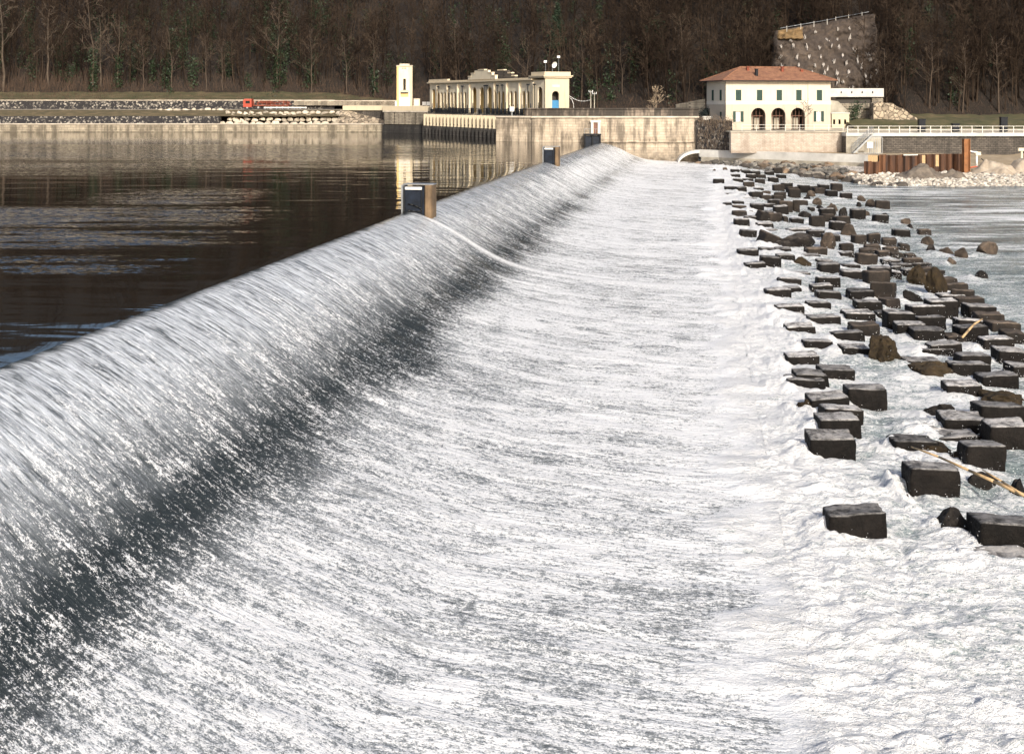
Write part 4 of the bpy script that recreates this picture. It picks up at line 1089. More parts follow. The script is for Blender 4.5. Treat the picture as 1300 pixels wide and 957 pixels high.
for f in (.118,.885):
    w = MB().box(HL*f-.38,HL*f+.38,.14,.18,3.36,4.94).build('window', MAT['glassdark'], t)
    MB().box(HL*f-.38,HL*f-.30,.08,.138,3.36,4.94).box(HL*f+.30,HL*f+.38,.08,.138,3.36,4.94).box(HL*f-.09,HL*f+.09,.08,.138,3.36,4.94).box(HL*f-.3,HL*f-.14,.09,.138,3.42,4.88).box(HL*f+.14,HL*f+.26,.09,.138,3.42,4.88).build('frame', MAT['white'], w)
    for s_ in (-1,1):
        a, b = sorted((HL*f+s_*.42, HL*f+s_*.88)); sh = MB().box(a,b,-.06,-.01,3.3,5.0)
        for k in range(14): sh.box(a+.05,b-.05,-.075,-.061,3.4+k*.11,3.45+k*.11)
        sh.build('shutter', MAT['green'], w)
    MB().box(HL*f-.5,HL*f+.5,-.1,-.003,3.26,3.34).build('sill', MAT['band'], w)
for k, f in enumerate((.308,.498,.685)):
    g = MB(); c = HL*f
    for q in range(5): g.box(c-1.2+q*.6-.03,c-1.2+q*.6+.03,.9,.95,GZ,5.4)
    g.box(c-1.22,c+1.22,.9,.95,4.2,4.3).build('glazing_bar', MAT['brown'], t)
    MB().box(c-.9,c-.2,1.6,1.62,GZ+.2,4.1).box(c+.15,c+.95,2.0,2.02,GZ+.2,3.9).build('doorway', MAT['concrete2'], t)
for y_ in (2.1, 5.6):
    w = MB().box(-.03,.0-.002,y_-.42,y_+.42,6.72,8.42).build('window', MAT['green'], t)
    MB().box(-.1,-.031,y_-.5,y_+.5,6.62,6.7).build('sill', MAT['band'], w)
MB().box(-.03,-.002,1.7,2.4,3.2,4.9).build('window', MAT['green'], t)
for (x_, y_) in ((-.06,-.06),(-.06,HD),(HL*.78,-.06)):
    MB().tube((x_,y_,GZ-.5),(x_,y_,EZ),.055 if x_ < 1 else .03,.055 if x_ < 1 else .03,6).build('downpipe', MAT['darksteel'] if x_ < 1 else MAT['concrete2'], t)
o = .85; zt, ze = 12.15, EZ+.08
rf = MB(); v = [(-o,-o,ze),(HL+o,-o,ze),(HL+o,HD+o,ze),(-o,HD+o,ze),(4.2,HD/2,zt),(HL-4.2,HD/2,zt)]
rf.add(v, [(0,1,5,4),(1,2,5),(2,3,4,5),(3,0,4)]); rf.add([(x,y,z-.12) for x,y,z in v[:4]]+v[:4], [(0,3,2,1),(0,1,5,4),(1,2,6,5),(2,3,7,6),(3,0,4,7)])
for a, b in ((0,4),(3,4),(1,5),(2,5),(4,5)): rf.tube((v[a][0],v[a][1],v[a][2]+.03),(v[b][0],v[b][1],v[b][2]+.03),.11,.11,6)
rf = rf.build('roof', MAT['tiles'], t)
MB().box(-o-.1,HL+o+.1,-o-.12,-o-.0,ze-.16,ze-.02).box(-o-.12,-o,-o,HD+o,ze-.16,ze-.02).build('gutter', MAT['darksteel'], t)
for (x_, y_, h_, m_) in ((5.6,.9,1.0,'darksteel'),(5.0,3.0,.5,'redbrown'),(10.8,2.6,.7,'redbrown'),(14.2,2.6,.6,'redbrown')):
    zb = ze + (y_+o)/(HD/2+o)*(zt-ze)
    if x_ > 13.8: zb -= .4
    MB().box(x_-.2,x_+.2,y_-.2,y_+.2,zb-.5,zb+h_).box(x_-.26,x_+.26,y_-.26,y_+.26,zb+h_,zb+h_+.1).build('chimney', MAT[m_], rf)

t = thing('terrace_wall', 'pale pinkish brick terrace wall below the house', 'wall', (0,0,0))
a0 = atd(928,168,192.5)[0]; a1 = atd(1072,168,192.5)[0]
MB().box(a0,a1,192.5,194,-1.3,1.85).build('brick_facing', MAT['terracewall'], t)
MB().box(a0-.1,a1+.15,192.35,199.6,1.85,2.05).build('terrace_slab', MAT['concrete2'], t)

def railing(name, p0, p1, z, h, step, label, mat='whitesteel', posts=.035, rails=(.5,1.)):
    p0 = Vector((*p0,z)); p1 = Vector((*p1,z)); Lr = (p1-p0).length; n = max(1, round(Lr/step))
    t = thing(name, label, 'railing', p0)
    for r in rails: MB().tube((0,0,h*r),(p1-p0)+Vector((0,0,h*r)),posts*.9,posts*.9,6).build('rail', MAT[mat], t)
    for k in range(n+1):
        q = (p1-p0)*k/n; MB().box(q.x-posts,q.x+posts,q.y-posts,q.y+posts,0,h).build('post', MAT[mat], t)
    return t
railing('railing', (atd(942,0,192.9)[0],192.9), (a1-.1,192.9), 2.05, .95, 2.3, 'pale steel railing along the house terrace edge')

# ivy clad return wall between lock wall and terrace
tw = thing('ivy_wall', 'dark creeper covered wall between the pale lock wall and the terrace', 'wall', (0,0,0))
xa, xb = atd(887,0,200)[0], atd(929,0,196)[0]
MB().prism([(xa-.2,201.5),(xb,195.5),(xb,198),(xa,203)], -1.4, 3.6).build('masonry', MAT['rubble'], tw)
rnd = random.Random(12); cr = MB()
for k in range(900):
    f = rnd.random(); x_ = xa+(xb-xa)*f; y_ = 201.3-5.9*f-.1; z_ = rnd.uniform(-1.2, 3.9)
    if rnd.random() < .25: z_ = rnd.gauss(3.8,.35)
    dx, dz = rnd.gauss(0,.5), -abs(rnd.gauss(.3,.6)); yy = rnd.uniform(-.4,0)
    cr.add([(x_,y_+yy,z_),(x_+.05,y_+yy,z_+.03),(x_+dx,y_+yy+rnd.uniform(-.2,.1),z_+dz)], [(0,1,2)])
cr.build('creeper', simple('dry_creeper', (.14,.105,.075), .95, .5, 2, 0), tw)

# low works between: kiosk, dark shrub, sloping stone wall behind the lock
X, Y, Z = atd(897, 147, 206)
t = thing('service_hut', 'small pale concrete hut left of the house', 'hut', (X-.6, 205.5, 3.2)); MB().box(0,2.3,0,2,-.6,.75).build('housing', MAT['concrete'], t); MB().box(-.1,2.4,-.1,2.1,.75,.95).build('roof', MAT['concrete'], t); MB().box(.9,1.9,-.03,-.003,.1,.5).build('vent', MAT['darksteel'], t)
pts_ = MB().add([(*atd(858,138,228)[:2],5),(*atd(893,138,222)[:2],5),(*atd(893,126,222)[:2],7.0),(*atd(858,132,228)[:2],6.1)], [(0,1,2,3)])
a_ = atd(858,138,228); b_ = atd(895,138,222)
o = MB().add([(a_[0],a_[1],3.5),(b_[0],b_[1],3.5),(b_[0],b_[1],7.0),(a_[0],a_[1],6.0),(a_[0],a_[1]+.7,3.5),(b_[0],b_[1]+.7,3.5),(b_[0],b_[1]+.7,7.0),(a_[0],a_[1]+.7,6.0)], [(0,1,2,3),(4,7,6,5),(0,4,5,1),(3,2,6,7),(1,5,6,2),(0,3,7,4)]).build('stone_wall', MAT['lightmas'])
tag(o, 'sloping pale stone wall behind the lock wall left of the house', 'wall')

# annex and gallery to the right of the house
X0 = atd(1054,0,212)[0]; X1 = atd(1076,0,212)[0]
t = thing('annex', 'low cream annex with three small windows right of the house', 'annex', (X0,211,1.6))
w3 = MB(); Ln = X1-X0; pierced(w3, Ln, 0, 2.9, [rect_loop(Ln*f,.36,1.15,1.95) for f in (.14,.45,.77)], .2); w3.box(0,.2,.21,3,0,2.9).box(Ln-.2,Ln,.21,3,0,2.9).build('wall', MAT['cream'], t)
MB().box(.2,Ln-.2,.6,.7,.2,2.6).build('window', MAT['glassdark'], t); MB().box(-.1,Ln+.1,-.1,3.1,2.9,3.1).build('roof', MAT['concrete'], t)
X0 = atd(1052,0,222)[0]; X1 = atd(1122,0,222)[0]
t = thing('gallery', 'pale concrete gallery slab over stone walls at the cliff foot', 'gallery', (X0, 222, 0))
Ln = X1-X0
MB().box(0,Ln,0,10,7.35,8.85).build('concrete_beam', MAT['concrete'], t)
for k in range(4): MB().box(Ln*(.22+.19*k),Ln*(.22+.19*k)+.16,-.12,-.003,8.0,8.35).build('drain_spout', MAT['darksteel'], t)
MB().box(Ln*.16,Ln*.82,.9,1.0,6.2,7.35).build('dark_recess', MAT['interior'], t)
MB().box(Ln*.2,Ln*.80,-.2,.5,5.6,6.2).box(Ln*.22,Ln*.81,-.3,.4,5.3,5.55).build('ledge', MAT['lightmas'], t)
MB().box(Ln*.30,Ln*.80,0,.9,1,5.6).box(Ln*.80,Ln*1.0,.4,1.2,1,7.2).build('stone_wall', MAT['lightmas'], t)
MB().add([(0,-.4,2),(Ln*.33,-.4,2),(Ln*.33,-.4,5.0),(Ln*.16,-.4,6.6),(0,-.4,6.8),(0,.6,2),(Ln*.33,.6,2),(Ln*.33,.6,5.0),(Ln*.16,.6,6.6),(0,.6,6.8)], [(0,1,2,3,4),(9,8,7,6,5),(0,5,6,1),(1,6,7,2),(2,7,8,3),(3,8,9,4),(4,9,5,0)]).build('ramp_wall', MAT['concrete2'], t)
xa, xb = atd(1108,0,218)[0], atd(1166,0,218)[0]
n_ = 14; pr = [(xa,1),(xb,1)] + [(xb-(xb-xa)*k/n_, 3.2+ (3.2*math.sin(math.pi*min(1,k/n_*1.25)*.5))+.5*math.sin(k*1.7)*.3) for k in range(n_+1)]
mb = MB(); mb.add([(x,217.5,z) for x,z in pr]+[(x,220,z) for x,z in pr], [tuple(range(len(pr))), tuple(reversed(range(len(pr),2*len(pr))))]+[(i,(i+1)%len(pr),len(pr)+(i+1)%len(pr),len(pr)+i) for i in range(len(pr))])
tag(mb.build('rubble_wall', MAT['rubbletan']), 'old tan and black rubble wall with rounded top behind the footbridge', 'wall')

# netted rock face behind
def cliff_pt(u, v):
    xb0, xb1 = 984+ (1118-984)*u, 984 + (1112-984)*u
    ytop = 39 - 23*u; px = xb0*(1-v)+xb1*v; d = 236 + 7*v
    py = 114*(1-v) + ytop*v
    return atd(px, py, d)
nu, nv = 90, 70
P = np.zeros((nv, nu, 3)); 
for j in range(nv):
    for i_ in range(nu): P[j,i_] = cliff_pt(i_/(nu-1), j/(nv-1))
P[:,:,1] += 2.4*fbm(P[:,:,0]*.3, P[:,:,2]*.35, 5, 200, .6) + .9*sstep(.60,.66,np.linspace(0,1,nv))[:,None]*0 
P[-1,:,1] += 4; P[:,0,1] += 3; P[:,-1,1] += 3; P[0,:,2] -= 3
tag(link('rock_face', grid_mesh('rock_face', P, MAT['cliff'], smooth=False)), kind='structure')
def on_cliff(px, py):
    u = (px-984)/(1116-984); v = (114-py)/(114-(39-23*u)); j = min(nv-1,max(0,int(v*(nv-1)))); i_ = min(nu-1,max(0,int(u*(nu-1))))
    return Vector(P[j,i_])
# pale seepage and anchor streaks on the rock, thin lime crusts
rnd = random.Random(21)
spots = [(1005,51,3),(991,59,3),(1008,58,4),(1026,60,6),(1041,60,5),(1055,59,3),(1067,60,7),(1012,72,6),(992,72,3),(1028,72,5),(1043,72,3),(1070,70,4),(1090,75,13),(1095,84,8),(1074,80,6),(1058,78,4),(1045,82,5),(1034,83,4),(1014,82,3),(994,84,4),(1061,92,7),(1076,92,9),(1099,95,5),(1106,97,4),(1046,92,5),(1062,103,10),(1081,111,4),(1100,104,5),(1085,62,3),(1088,64,4),(1038,39,3),(1065,37,3),(1080,36,2),(1052,50,3),(1065,50,3),(1082,48,6),(1112,90,6),(1113,108,5),(1104,69,3),(1105,75,3),(1050,87,5),(1024,47,3),(1031,91,4),(1070,104,3)]
cr = MB()
for px, py, ln in spots:
    for q in range(7):
        a = on_cliff(px+rnd.gauss(0,.8), py-ln*.35+rnd.gauss(0,1.1)); b = a.lerp(on_cliff(px-ln*.1+rnd.gauss(0,.7), py+ln*.6), rnd.uniform(.3,1))+Vector((0,0,-.15))
        w = rnd.uniform(.02,.06)*(1+ln*.06); a.y -= .35; b.y -= .35
        mid = (a+b)/2 + Vector((rnd.uniform(-.15,.15),0,0)); 
        cr.add([a+Vector((-w*.6,0,0)),a+Vector((w*.6,0,.1)),mid+Vector((w,0,0)),b,mid+Vector((-w,0,0)), a+Vector((0,.5,0)), b+Vector((0,.5,0))], [(0,1,2,4),(4,2,3),(1,5,6,2),(2,6,3),(0,4,6,5),(4,3,6)])
o = cr.build('lime_streaks', simple('lime_crust', (.40,.37,.34), .9, .2, 2, .2)); tag(o, kind='stuff')
pts = [on_cliff(986+ (1110-986)*k/14, 39.5-23*k/14)+Vector((0,-3.6,.35)) for k in range(15)]
t = thing('cable_fence', 'thin grey steel cable fence along the top of the rock face', 'fence', pts[0])
MB().path([p-pts[0] for p in pts], .05, 5).build('cable', MAT['galv'], t)
for p in pts[1::2]: MB().tube(p-pts[0]-Vector((0,0,.9)), p-pts[0]+Vector((0,0,.2)), .05, .05, 5).build('post', MAT['whitesteel'], t)
MB_o = [on_cliff(px,py)+Vector((0,-.7,0)) for px,py in ((986,41),(1022,33.5),(1022,48),(1005,50),(990,50))]
Po = np.zeros((14,20,3))
for j in range(14):
    for i_ in range(20):
        Po[j,i_] = on_cliff(987+35*i_/19, 50 - (12+4.5*i_/19)*j/13 + (0 if i_ > 3 else -0)); Po[j,i_,1] -= .9 + .25*math.sin(i_*.6+j*.3)
Po[0,:,1] += 1.5; Po[-1,:,1] += 1.5; Po[:,0,1] += 1.5; Po[:,-1,1] += 1.5
tag(link('earth_scar', grid_mesh('earth_scar', Po, MAT['cliffochre'])), kind='structure')

# footbridge / path rail and dark retaining wall
ra = atd(1060,0,190)[0]
t = thing('retaining_wall', 'long dark coursed stone retaining wall behind the rusty sheet piles', 'wall', (0,0,0))
MB().box(atd(1073,0,190)[0],125,190,192,-3.5,1.35).build('stone_facing', MAT['darkmas'], t)
MB().box(atd(1074,0,189.7)[0],125,189.6,196,1.35,1.85).build('kerb_beam', MAT['concrete'], t)
MB().box(atd(1074,0,189.9)[0],atd(1118,0,189.9)[0],189.75,190,-1.2,1.35).build('concrete_pier', MAT['concrete2'], t)
slope_sheet('path', 50, 125, [(192,1.87),(200,1.9),(208,2.2)], 'path', 300, .03, nx=60)
slope_sheet('grass_bank', 56, 125, [(206,2.1),(212,3.4),(220,3.4),(228,4.2)], 'greengrass', 301, .5, nx=90)
railing('railing', (atd(1076,0,189.9)[0],189.9), (124,189.9), 1.85, 1.0, 1.55, 'long pale railing on top of the dark retaining wall', 'whitesteel', .05, (.45,1.0))
for q, (px, lab, kk) in enumerate(((1170,'dark bin standing behind the long railing','bin'),(1213,'low dark box behind the long railing, middle of three','box'),(1274,'dark upright box behind the long railing near the right edge','box'))):
    X, Y, Z = atd(px, 160, 194); t = thing('utility_box', lab, kk, (X, 194, 1.87)); hh = (1.9,1.2,2.2)[q]
    MB().box(-.5,.5,-.4,.4,0.05,hh).build('body', MAT['darksteel'], t); MB().box(-.55,.55,-.45,.45,hh,hh+.12).build('lid', MAT['darksteel'], t)
# steel stair, sign and platform
sx0 = atd(1083,193,187.5); sx1 = atd(1109,170,187.5)
t = thing('steel_stair', 'grey steel stair climbing to the railing beside the terrace wall', 'stair', (sx0[0],187.6,-1.1))
dx = sx1[0]-sx0[0]; dz = 1.85+1.1; st_ = MB()
for y_ in (-.0,.9): st_.add([(0,y_,0),(.35,y_,0),(dx,y_,dz-.25),(dx,y_,dz),(0,y_+.06,0),(.35,y_+.06,0),(dx,y_+.06,dz-.25),(dx,y_+.06,dz)], [(0,1,2,3),(7,6,5,4),(0,3,7,4),(1,5,6,2),(0,4,5,1),(3,2,6,7)])
st_.build('stringer', MAT['galv'], t)
for k in range(12): MB().box(dx*k/12+.1,dx*k/12+.4,.06,.9,dz*(k+.5)/12-.03,dz*(k+.5)/12).build('tread', MAT['galv'], t)
for y_ in (0,.93):
    h_ = MB().tube((0,y_,1.0),(dx,y_,dz+1.0),.04,.04,6).tube((0,y_,.55),(dx,y_,dz+.55),.03,.03,6)
    for k in range(6): h_.tube((dx*k/5,y_,dz*k/5),(dx*k/5,y_,dz*k/5+1),.03,.03,5)
    h_.build('handrail', MAT['galv'], t)
fx = atd(1120,0,188)[0]
t = thing('mesh_cage', 'grey steel mesh cage at the foot of the stair', 'frame', (sx1[0]-2.2,188,-1.2))
fm = MB(); wfr = fx-sx1[0]+2.2
for k in range(12): fm.box(wfr*k/11-.035,wfr*k/11+.035,0,.06,0,2.4) if k > 5 or k == 0 else None
fm.box(0,wfr,0,.06,2.4,2.5).box(0,wfr,0,.06,.0,.1).build('bars', MAT['galv'], t)
X, Y, Z = atd(1105, 183, 187)
t = thing('sign', 'small white square notice at the foot of the stair', 'sign', (X,187.2,-1.1)); MB().box(-.42,.42,-.03,0,.75,1.65).build('panel', MAT['white'], t); MB().tube((0,.03,0),(0,.03,1.5),.04,.04,6).build('post', MAT['galv'], t)

# concrete channel wall above the riprap
t = thing('channel_wall', 'long low pale concrete channel wall above the riprap', 'wall', (0,0,0))
c0 = atd(888,0,199.5); c1 = atd(1104,0,180)
MB().prism([(c0[0],199.5),(c1[0],180),(c1[0],181.2),(c0[0],200.6)], -2.2, -1.05).build('upstand', MAT['concrete'], t)
MB().prism([(c0[0]+.2,199.2),(c1[0]-.1,179.4),(c1[0],181.4),(c0[0]+.4,200.6)], -5, -2.2).build('footing', MAT['concrete2'], t)
g = []
for k in range(9):
    f = k/8; g.append((c0[0]-3.4*math.sin(f*1.57), 199.6, -1.1-2.1*(1-math.cos(f*1.57))))
wv = [(x,199.5,z) for x,y,z in g]+[(x,201.5,z) for x,y,z in g]+[(x,199.5,z-.5) for x,y,z in g]+[(x,201.5,z-.5) for x,y,z in g]
nn = 9
MB().add(wv, [(k,k+1,nn+k+1,nn+k) for k in range(8)]+[(2*nn+k,3*nn+k,3*nn+k+1,2*nn+k+1) for k in range(8)]+[(k,2*nn+k,2*nn+k+1,k+1) for k in range(8)]+[(nn+k,nn+k+1,3*nn+k+1,3*nn+k) for k in range(8)]+[(8,17,35,26),(0,18,27,9)]).build('curved_end', MAT['concrete'], t)
xs = np.linspace(30.2,64,90); wl_ = np.interp(xs,[c0[0],c1[0],64],[200.2,180.7,180.7]); P = np.zeros((12,90,3))
for j in range(12): P[j,:,0] = xs; P[j,:,1] = wl_+(201-wl_)*j/11; P[j,:,2] = -1.2
P[:,:,2] += .07*fbm(P[:,:,0], P[:,:,1], 4, 310)
tag(link('ground', grid_mesh('ground', P, MAT['earth'])), kind='structure')

# shore: riprap slope, gravel bank
def shoreY(x): return np.interp(x, [25,27,31,34,37,39,41,43,46,52,60,80,120], [203,200.5,195,188,176,166,157,151,149.5,148.5,150,152,154])
xs = np.linspace(26,125,200); vs_ = np.linspace(0,1,26)
P = np.zeros((26,200,3))
for j, v in enumerate(vs_):
    ys = shoreY(xs); yt = np.interp(xs, [26,30,50,53,125],[201,199.4,180.4,176,178])
    P[j,:,0] = xs; P[j,:,1] = ys-1.5 + (yt-ys+1.5)*v
    ht = np.interp(xs, [26,40,44,46,125],[-3.0,-3.0,-3.0,-2.7,-2.2]); P[j,:,2] = -4.1 + (ht+4.1)*v**.6
P[:,:,2] += .22*fbm(P[:,:,0]*.8, P[:,:,1]*.8, 4, 320)
kk = int(np.searchsorted(xs, 45.5))
tag(link('gravel_bank', grid_mesh('gravel_bank', P[:,kk:], MAT['gravel'])), kind='structure')
tag(link('riprap_bed', grid_mesh('riprap_bed', P[:,:kk+1], MAT['leaflitter'])), kind='structure')  # sheet coloured dark to stand for shade between the riprap stones
gy_ = slope_sheet('ground', 54, 125, [(164,-2.8),(170,-2.2),(180,-1.6),(190,-1.4)], 'earth', 321, .3, nx=80)
rmes = []
for j in range(8):
    m_ = rock_mesh(1, .85, .75, 700+j, 3, 10, .04); m_.materials.append(MAT['riprap']); rmes.append(m_)
rmesw = []
for m_ in rmes: c_ = m_.copy(); c_.materials.clear(); c_.materials.append(MAT['riprapw']); rmesw.append(c_)
rnd = random.Random(31); rr = []
for k in range(2200):
    x = rnd.uniform(28, 46.5); v = rnd.random(); ys = float(shoreY(x)); yt = float(np.interp(x,[28,30,46.5],[200,198.6,183]))
    y = ys - .3 + (yt-ys)*v; sz = rnd.uniform(.9,1.75)
    if any((x-a)**2+((y-b)*.6)**2 < (.36*(sz+c))**2 for a,b,c,_ in rr): continue
    rr.append((x,y,sz,v))
    if len(rr) >= 170: break
cnt_ = {}
for n_, v in enumerate(sorted(rr, key=lambda q: q[0])):
    x, y, sz, vv = v; o = link('boulder', (rmesw if vv < .22 else rmes)[rnd.randrange(8)])
    o.location = (x, y, -3.95 + .80*vv**.6); o.scale = (sz*1.15, sz*.9, sz*rnd.uniform(.65,.9)); o.rotation_euler = (rnd.uniform(-.2,.2), rnd.uniform(-.2,.2), rnd.uniform(0,6.28))
    pos = 'at the waterline' if vv < .22 else ('midway up the slope' if vv < .6 else 'close under the concrete wall')
    cnt_[pos] = cnt_.get(pos, 0) + 1
    tag(o, f"grey angular riprap boulder {pos}, {ordn(cnt_[pos])} from the left there", 'boulder', 'riprap boulders under the channel wall')
# loose stones on the gravel bank: beyond counting
grn = np.random.default_rng(9); V, Fq = [], []
base = rmes[0]; bv = np.array([v.co[:] for v in base.vertices]); bf = np.array([p.vertices[:] for p in base.polygons])
ib = bmesh.new(); bmesh.ops.create_icosphere(ib, subdivisions=1, radius=.5); ib.verts.index_update()
bv = np.array([v.co[:] for v in ib.verts]); bf = np.array([[v.index for v in f.verts] for f in ib.faces]); ib.free()
Vs, Fs, n0 = [], [], 0
for k in range(5200):
    x = grn.uniform(42.5, 76); ys = float(shoreY(x)); v = grn.random()**1.3; y = ys - .3 + (13 if x > 46 else 8)*v
    sz = grn.gamma(2.2,.11)+.12; 
    z = -3.85 + 1.25*min(1, v*.95)**.6
    A = bv*(1+grn.uniform(-.28,.28,bv.shape)); a = grn.uniform(0,6.28); A = A*np.array([sz*1.3, sz, sz*.8]); A = np.stack([A[:,0]*math.cos(a)-A[:,1]*math.sin(a), A[:,0]*math.sin(a)+A[:,1]*math.cos(a), A[:,2]], -1) + np.array([x,y,z])
    Vs.append(A); Fs.append(bf+n0); n0 += len(bv)
def m_grav():
    M = Mt('gravel_stones', (.5,.46,.4), .9); p = M.coord('World'); n = M.noise(p, 1.9, 2, .5); 
    M.col(M.ramp(n, [(.32,(.16,.14,.12)),(.5,(.42,.38,.32)),(.66,(.68,.64,.57))])); return M.m
tag(link('gravel_stones', np_mesh('gravel_stones', np.concatenate(Vs), np.concatenate(Fs), m_grav())), kind='stuff')
def mound(px, py_, d, w, dep, h, mat, lab, seed):
    X, Y, Z = atd(px, py_, d); nu_ = 44
    u = np.linspace(-1,1,nu_); U, W = np.meshgrid(u,u); r = np.sqrt(U*U+W*W); hh = np.clip(1-r,0,1)**.85*h
    Xg = X+U*w; Yg = Y+W*dep; hh = hh*(1+.5*fbm(Xg*.7,Yg*.7,4,seed)) + .18*fbm(Xg*1.8,Yg*1.8,3,seed+4) - .3
    o = link('spoil_heap', grid_mesh('spoil_heap', np.stack([Xg,Yg,Z+hh],-1), MAT[mat])); tag(o, lab, 'spoil heap', 'heaps on the gravel bank')
mound(1170, 231, 158, 5.4, 4, 2.3, 'spoil', 'dark grey gravel heap in front of the rusty sheet piles', 1)
mound(1206, 231, 157.5, 3.2, 3, 1.8, 'spoil', 'smaller grey heap right of the dark gravel heap', 2)
mound(1262, 232, 163, 6, 5, 3.0, 'spoiltan', 'pale tan earth heap right of the orange rust post', 3)
mound(1318, 232, 163, 9, 5, 3.4, 'spoiltan', 'broad pale tan earth heap at the right edge', 4)

# sheet piles
pa = atd(1097,0,160.5); pb = atd(1226,0,166)
t = thing('sheet_pile_wall', 'rusty brown corrugated sheet pile wall on the gravel bank', 'sheet pile wall', (pa[0], pa[1], 0), math.atan2(pb[1]-pa[1], pb[0]-pa[0]))
Lp = math.hypot(pb[0]-pa[0], pb[1]-pa[1]); n_ = 14; wpile = Lp/n_
for k in range(n_):
    x = k*wpile; h_ = [-1.05,-1.05,-.25][min(k,2)] + random.Random(k).uniform(-.06,.06); q = wpile
    pf = [(x,0),(x+q*.18,0),(x+q*.3,-.38),(x+q*.68,-.38),(x+q*.8,0),(x+q,0)]
    pb_ = [(a,b+.05) for a,b in pf][::-1]
    MB().prism(pf+pb_, -4.6, h_).build('sheet_pile', MAT['rust'], t)
MB().box(Lp*.36,Lp*.50,-.43,-.39,-.36,-.22).build('cap_plate', MAT['whitesteel'], t)
for f, dz in ((.555,1.1),(.69,1.5)): MB().box(Lp*f-.25,Lp*f+.25,-.46,-.385,-.35-dz,-.35).build('wood_wedge', MAT['wood'], t)
X, Y, _ = atd(1226.5,0,163)
t = MB().box(-.42,.42,-.06,.06,-4,1.75).box(-.42,-.34,-.3,.3,-4,1.75).box(.34,.42,-.3,.3,-4,1.75).build('steel_pile_post', MAT['pilepost'], None, (X,163,0), .15)
tag(t, 'tall orange rust steel pile at the right end of the sheet piles', 'steel pile')
X, Y, Z = atd(1107.5,0,178)
o = MB().box(-.7,.6,0,.3,-2.3,-1.0).build('plywood_shutter', MAT['wood'], None, (X,177.6,0), -.4); tag(o, 'small ochre plywood board closing the channel wall end', 'board')
X, Y, Z = atd(1240,213,166)
t = thing('standpipe', 'white standpipe with curved top on the gravel beside the orange pile', 'pipe', (X,166,-2.4))
MB().path([(0,0,0),(0,0,2.0),(.1,0,2.25),(-.5,0,2.35),(-1.0,0,2.5)], [.12,.12,.16,.12,.08], 8).build('pipe', MAT['white'], t, smooth=True); MB().box(-.2,.5,-.2,.2,1.9,2.35).build('valve', MAT['creamw'], t)
X, Y, Z = atd(1297,205,168)
tag(MB().tube((0,0,0),(0,0,2.0),.16,.14,10).box(-.5,.5,-.2,.2,2.0,2.4).build('marker_post', MAT['creamw'], None, (X,168,-2.0)), 'short white post with dark cap near the right edge', 'post')
a = atd(1232,213,164); 
pts = [(a[0]+k*.8, 164+.2*math.sin(k), -2.0+.12*math.sin(k*1.7)) for k in range(9)]
tag(MB().path(pts, .09, 5).build('barrier_tape', MAT['orange']), 'orange safety netting strip on the pale earth heap', 'netting')
X, Y, Z = atd(1250,204,166)
tag(MB().tube((0,0,0),(1.6,0,-1.4),.06,.06,6).build('steel_bar', MAT['darksteel'], None, (X-.6,165.6,-.9)), 'thin dark bar leaning beside the white standpipe', 'bar')
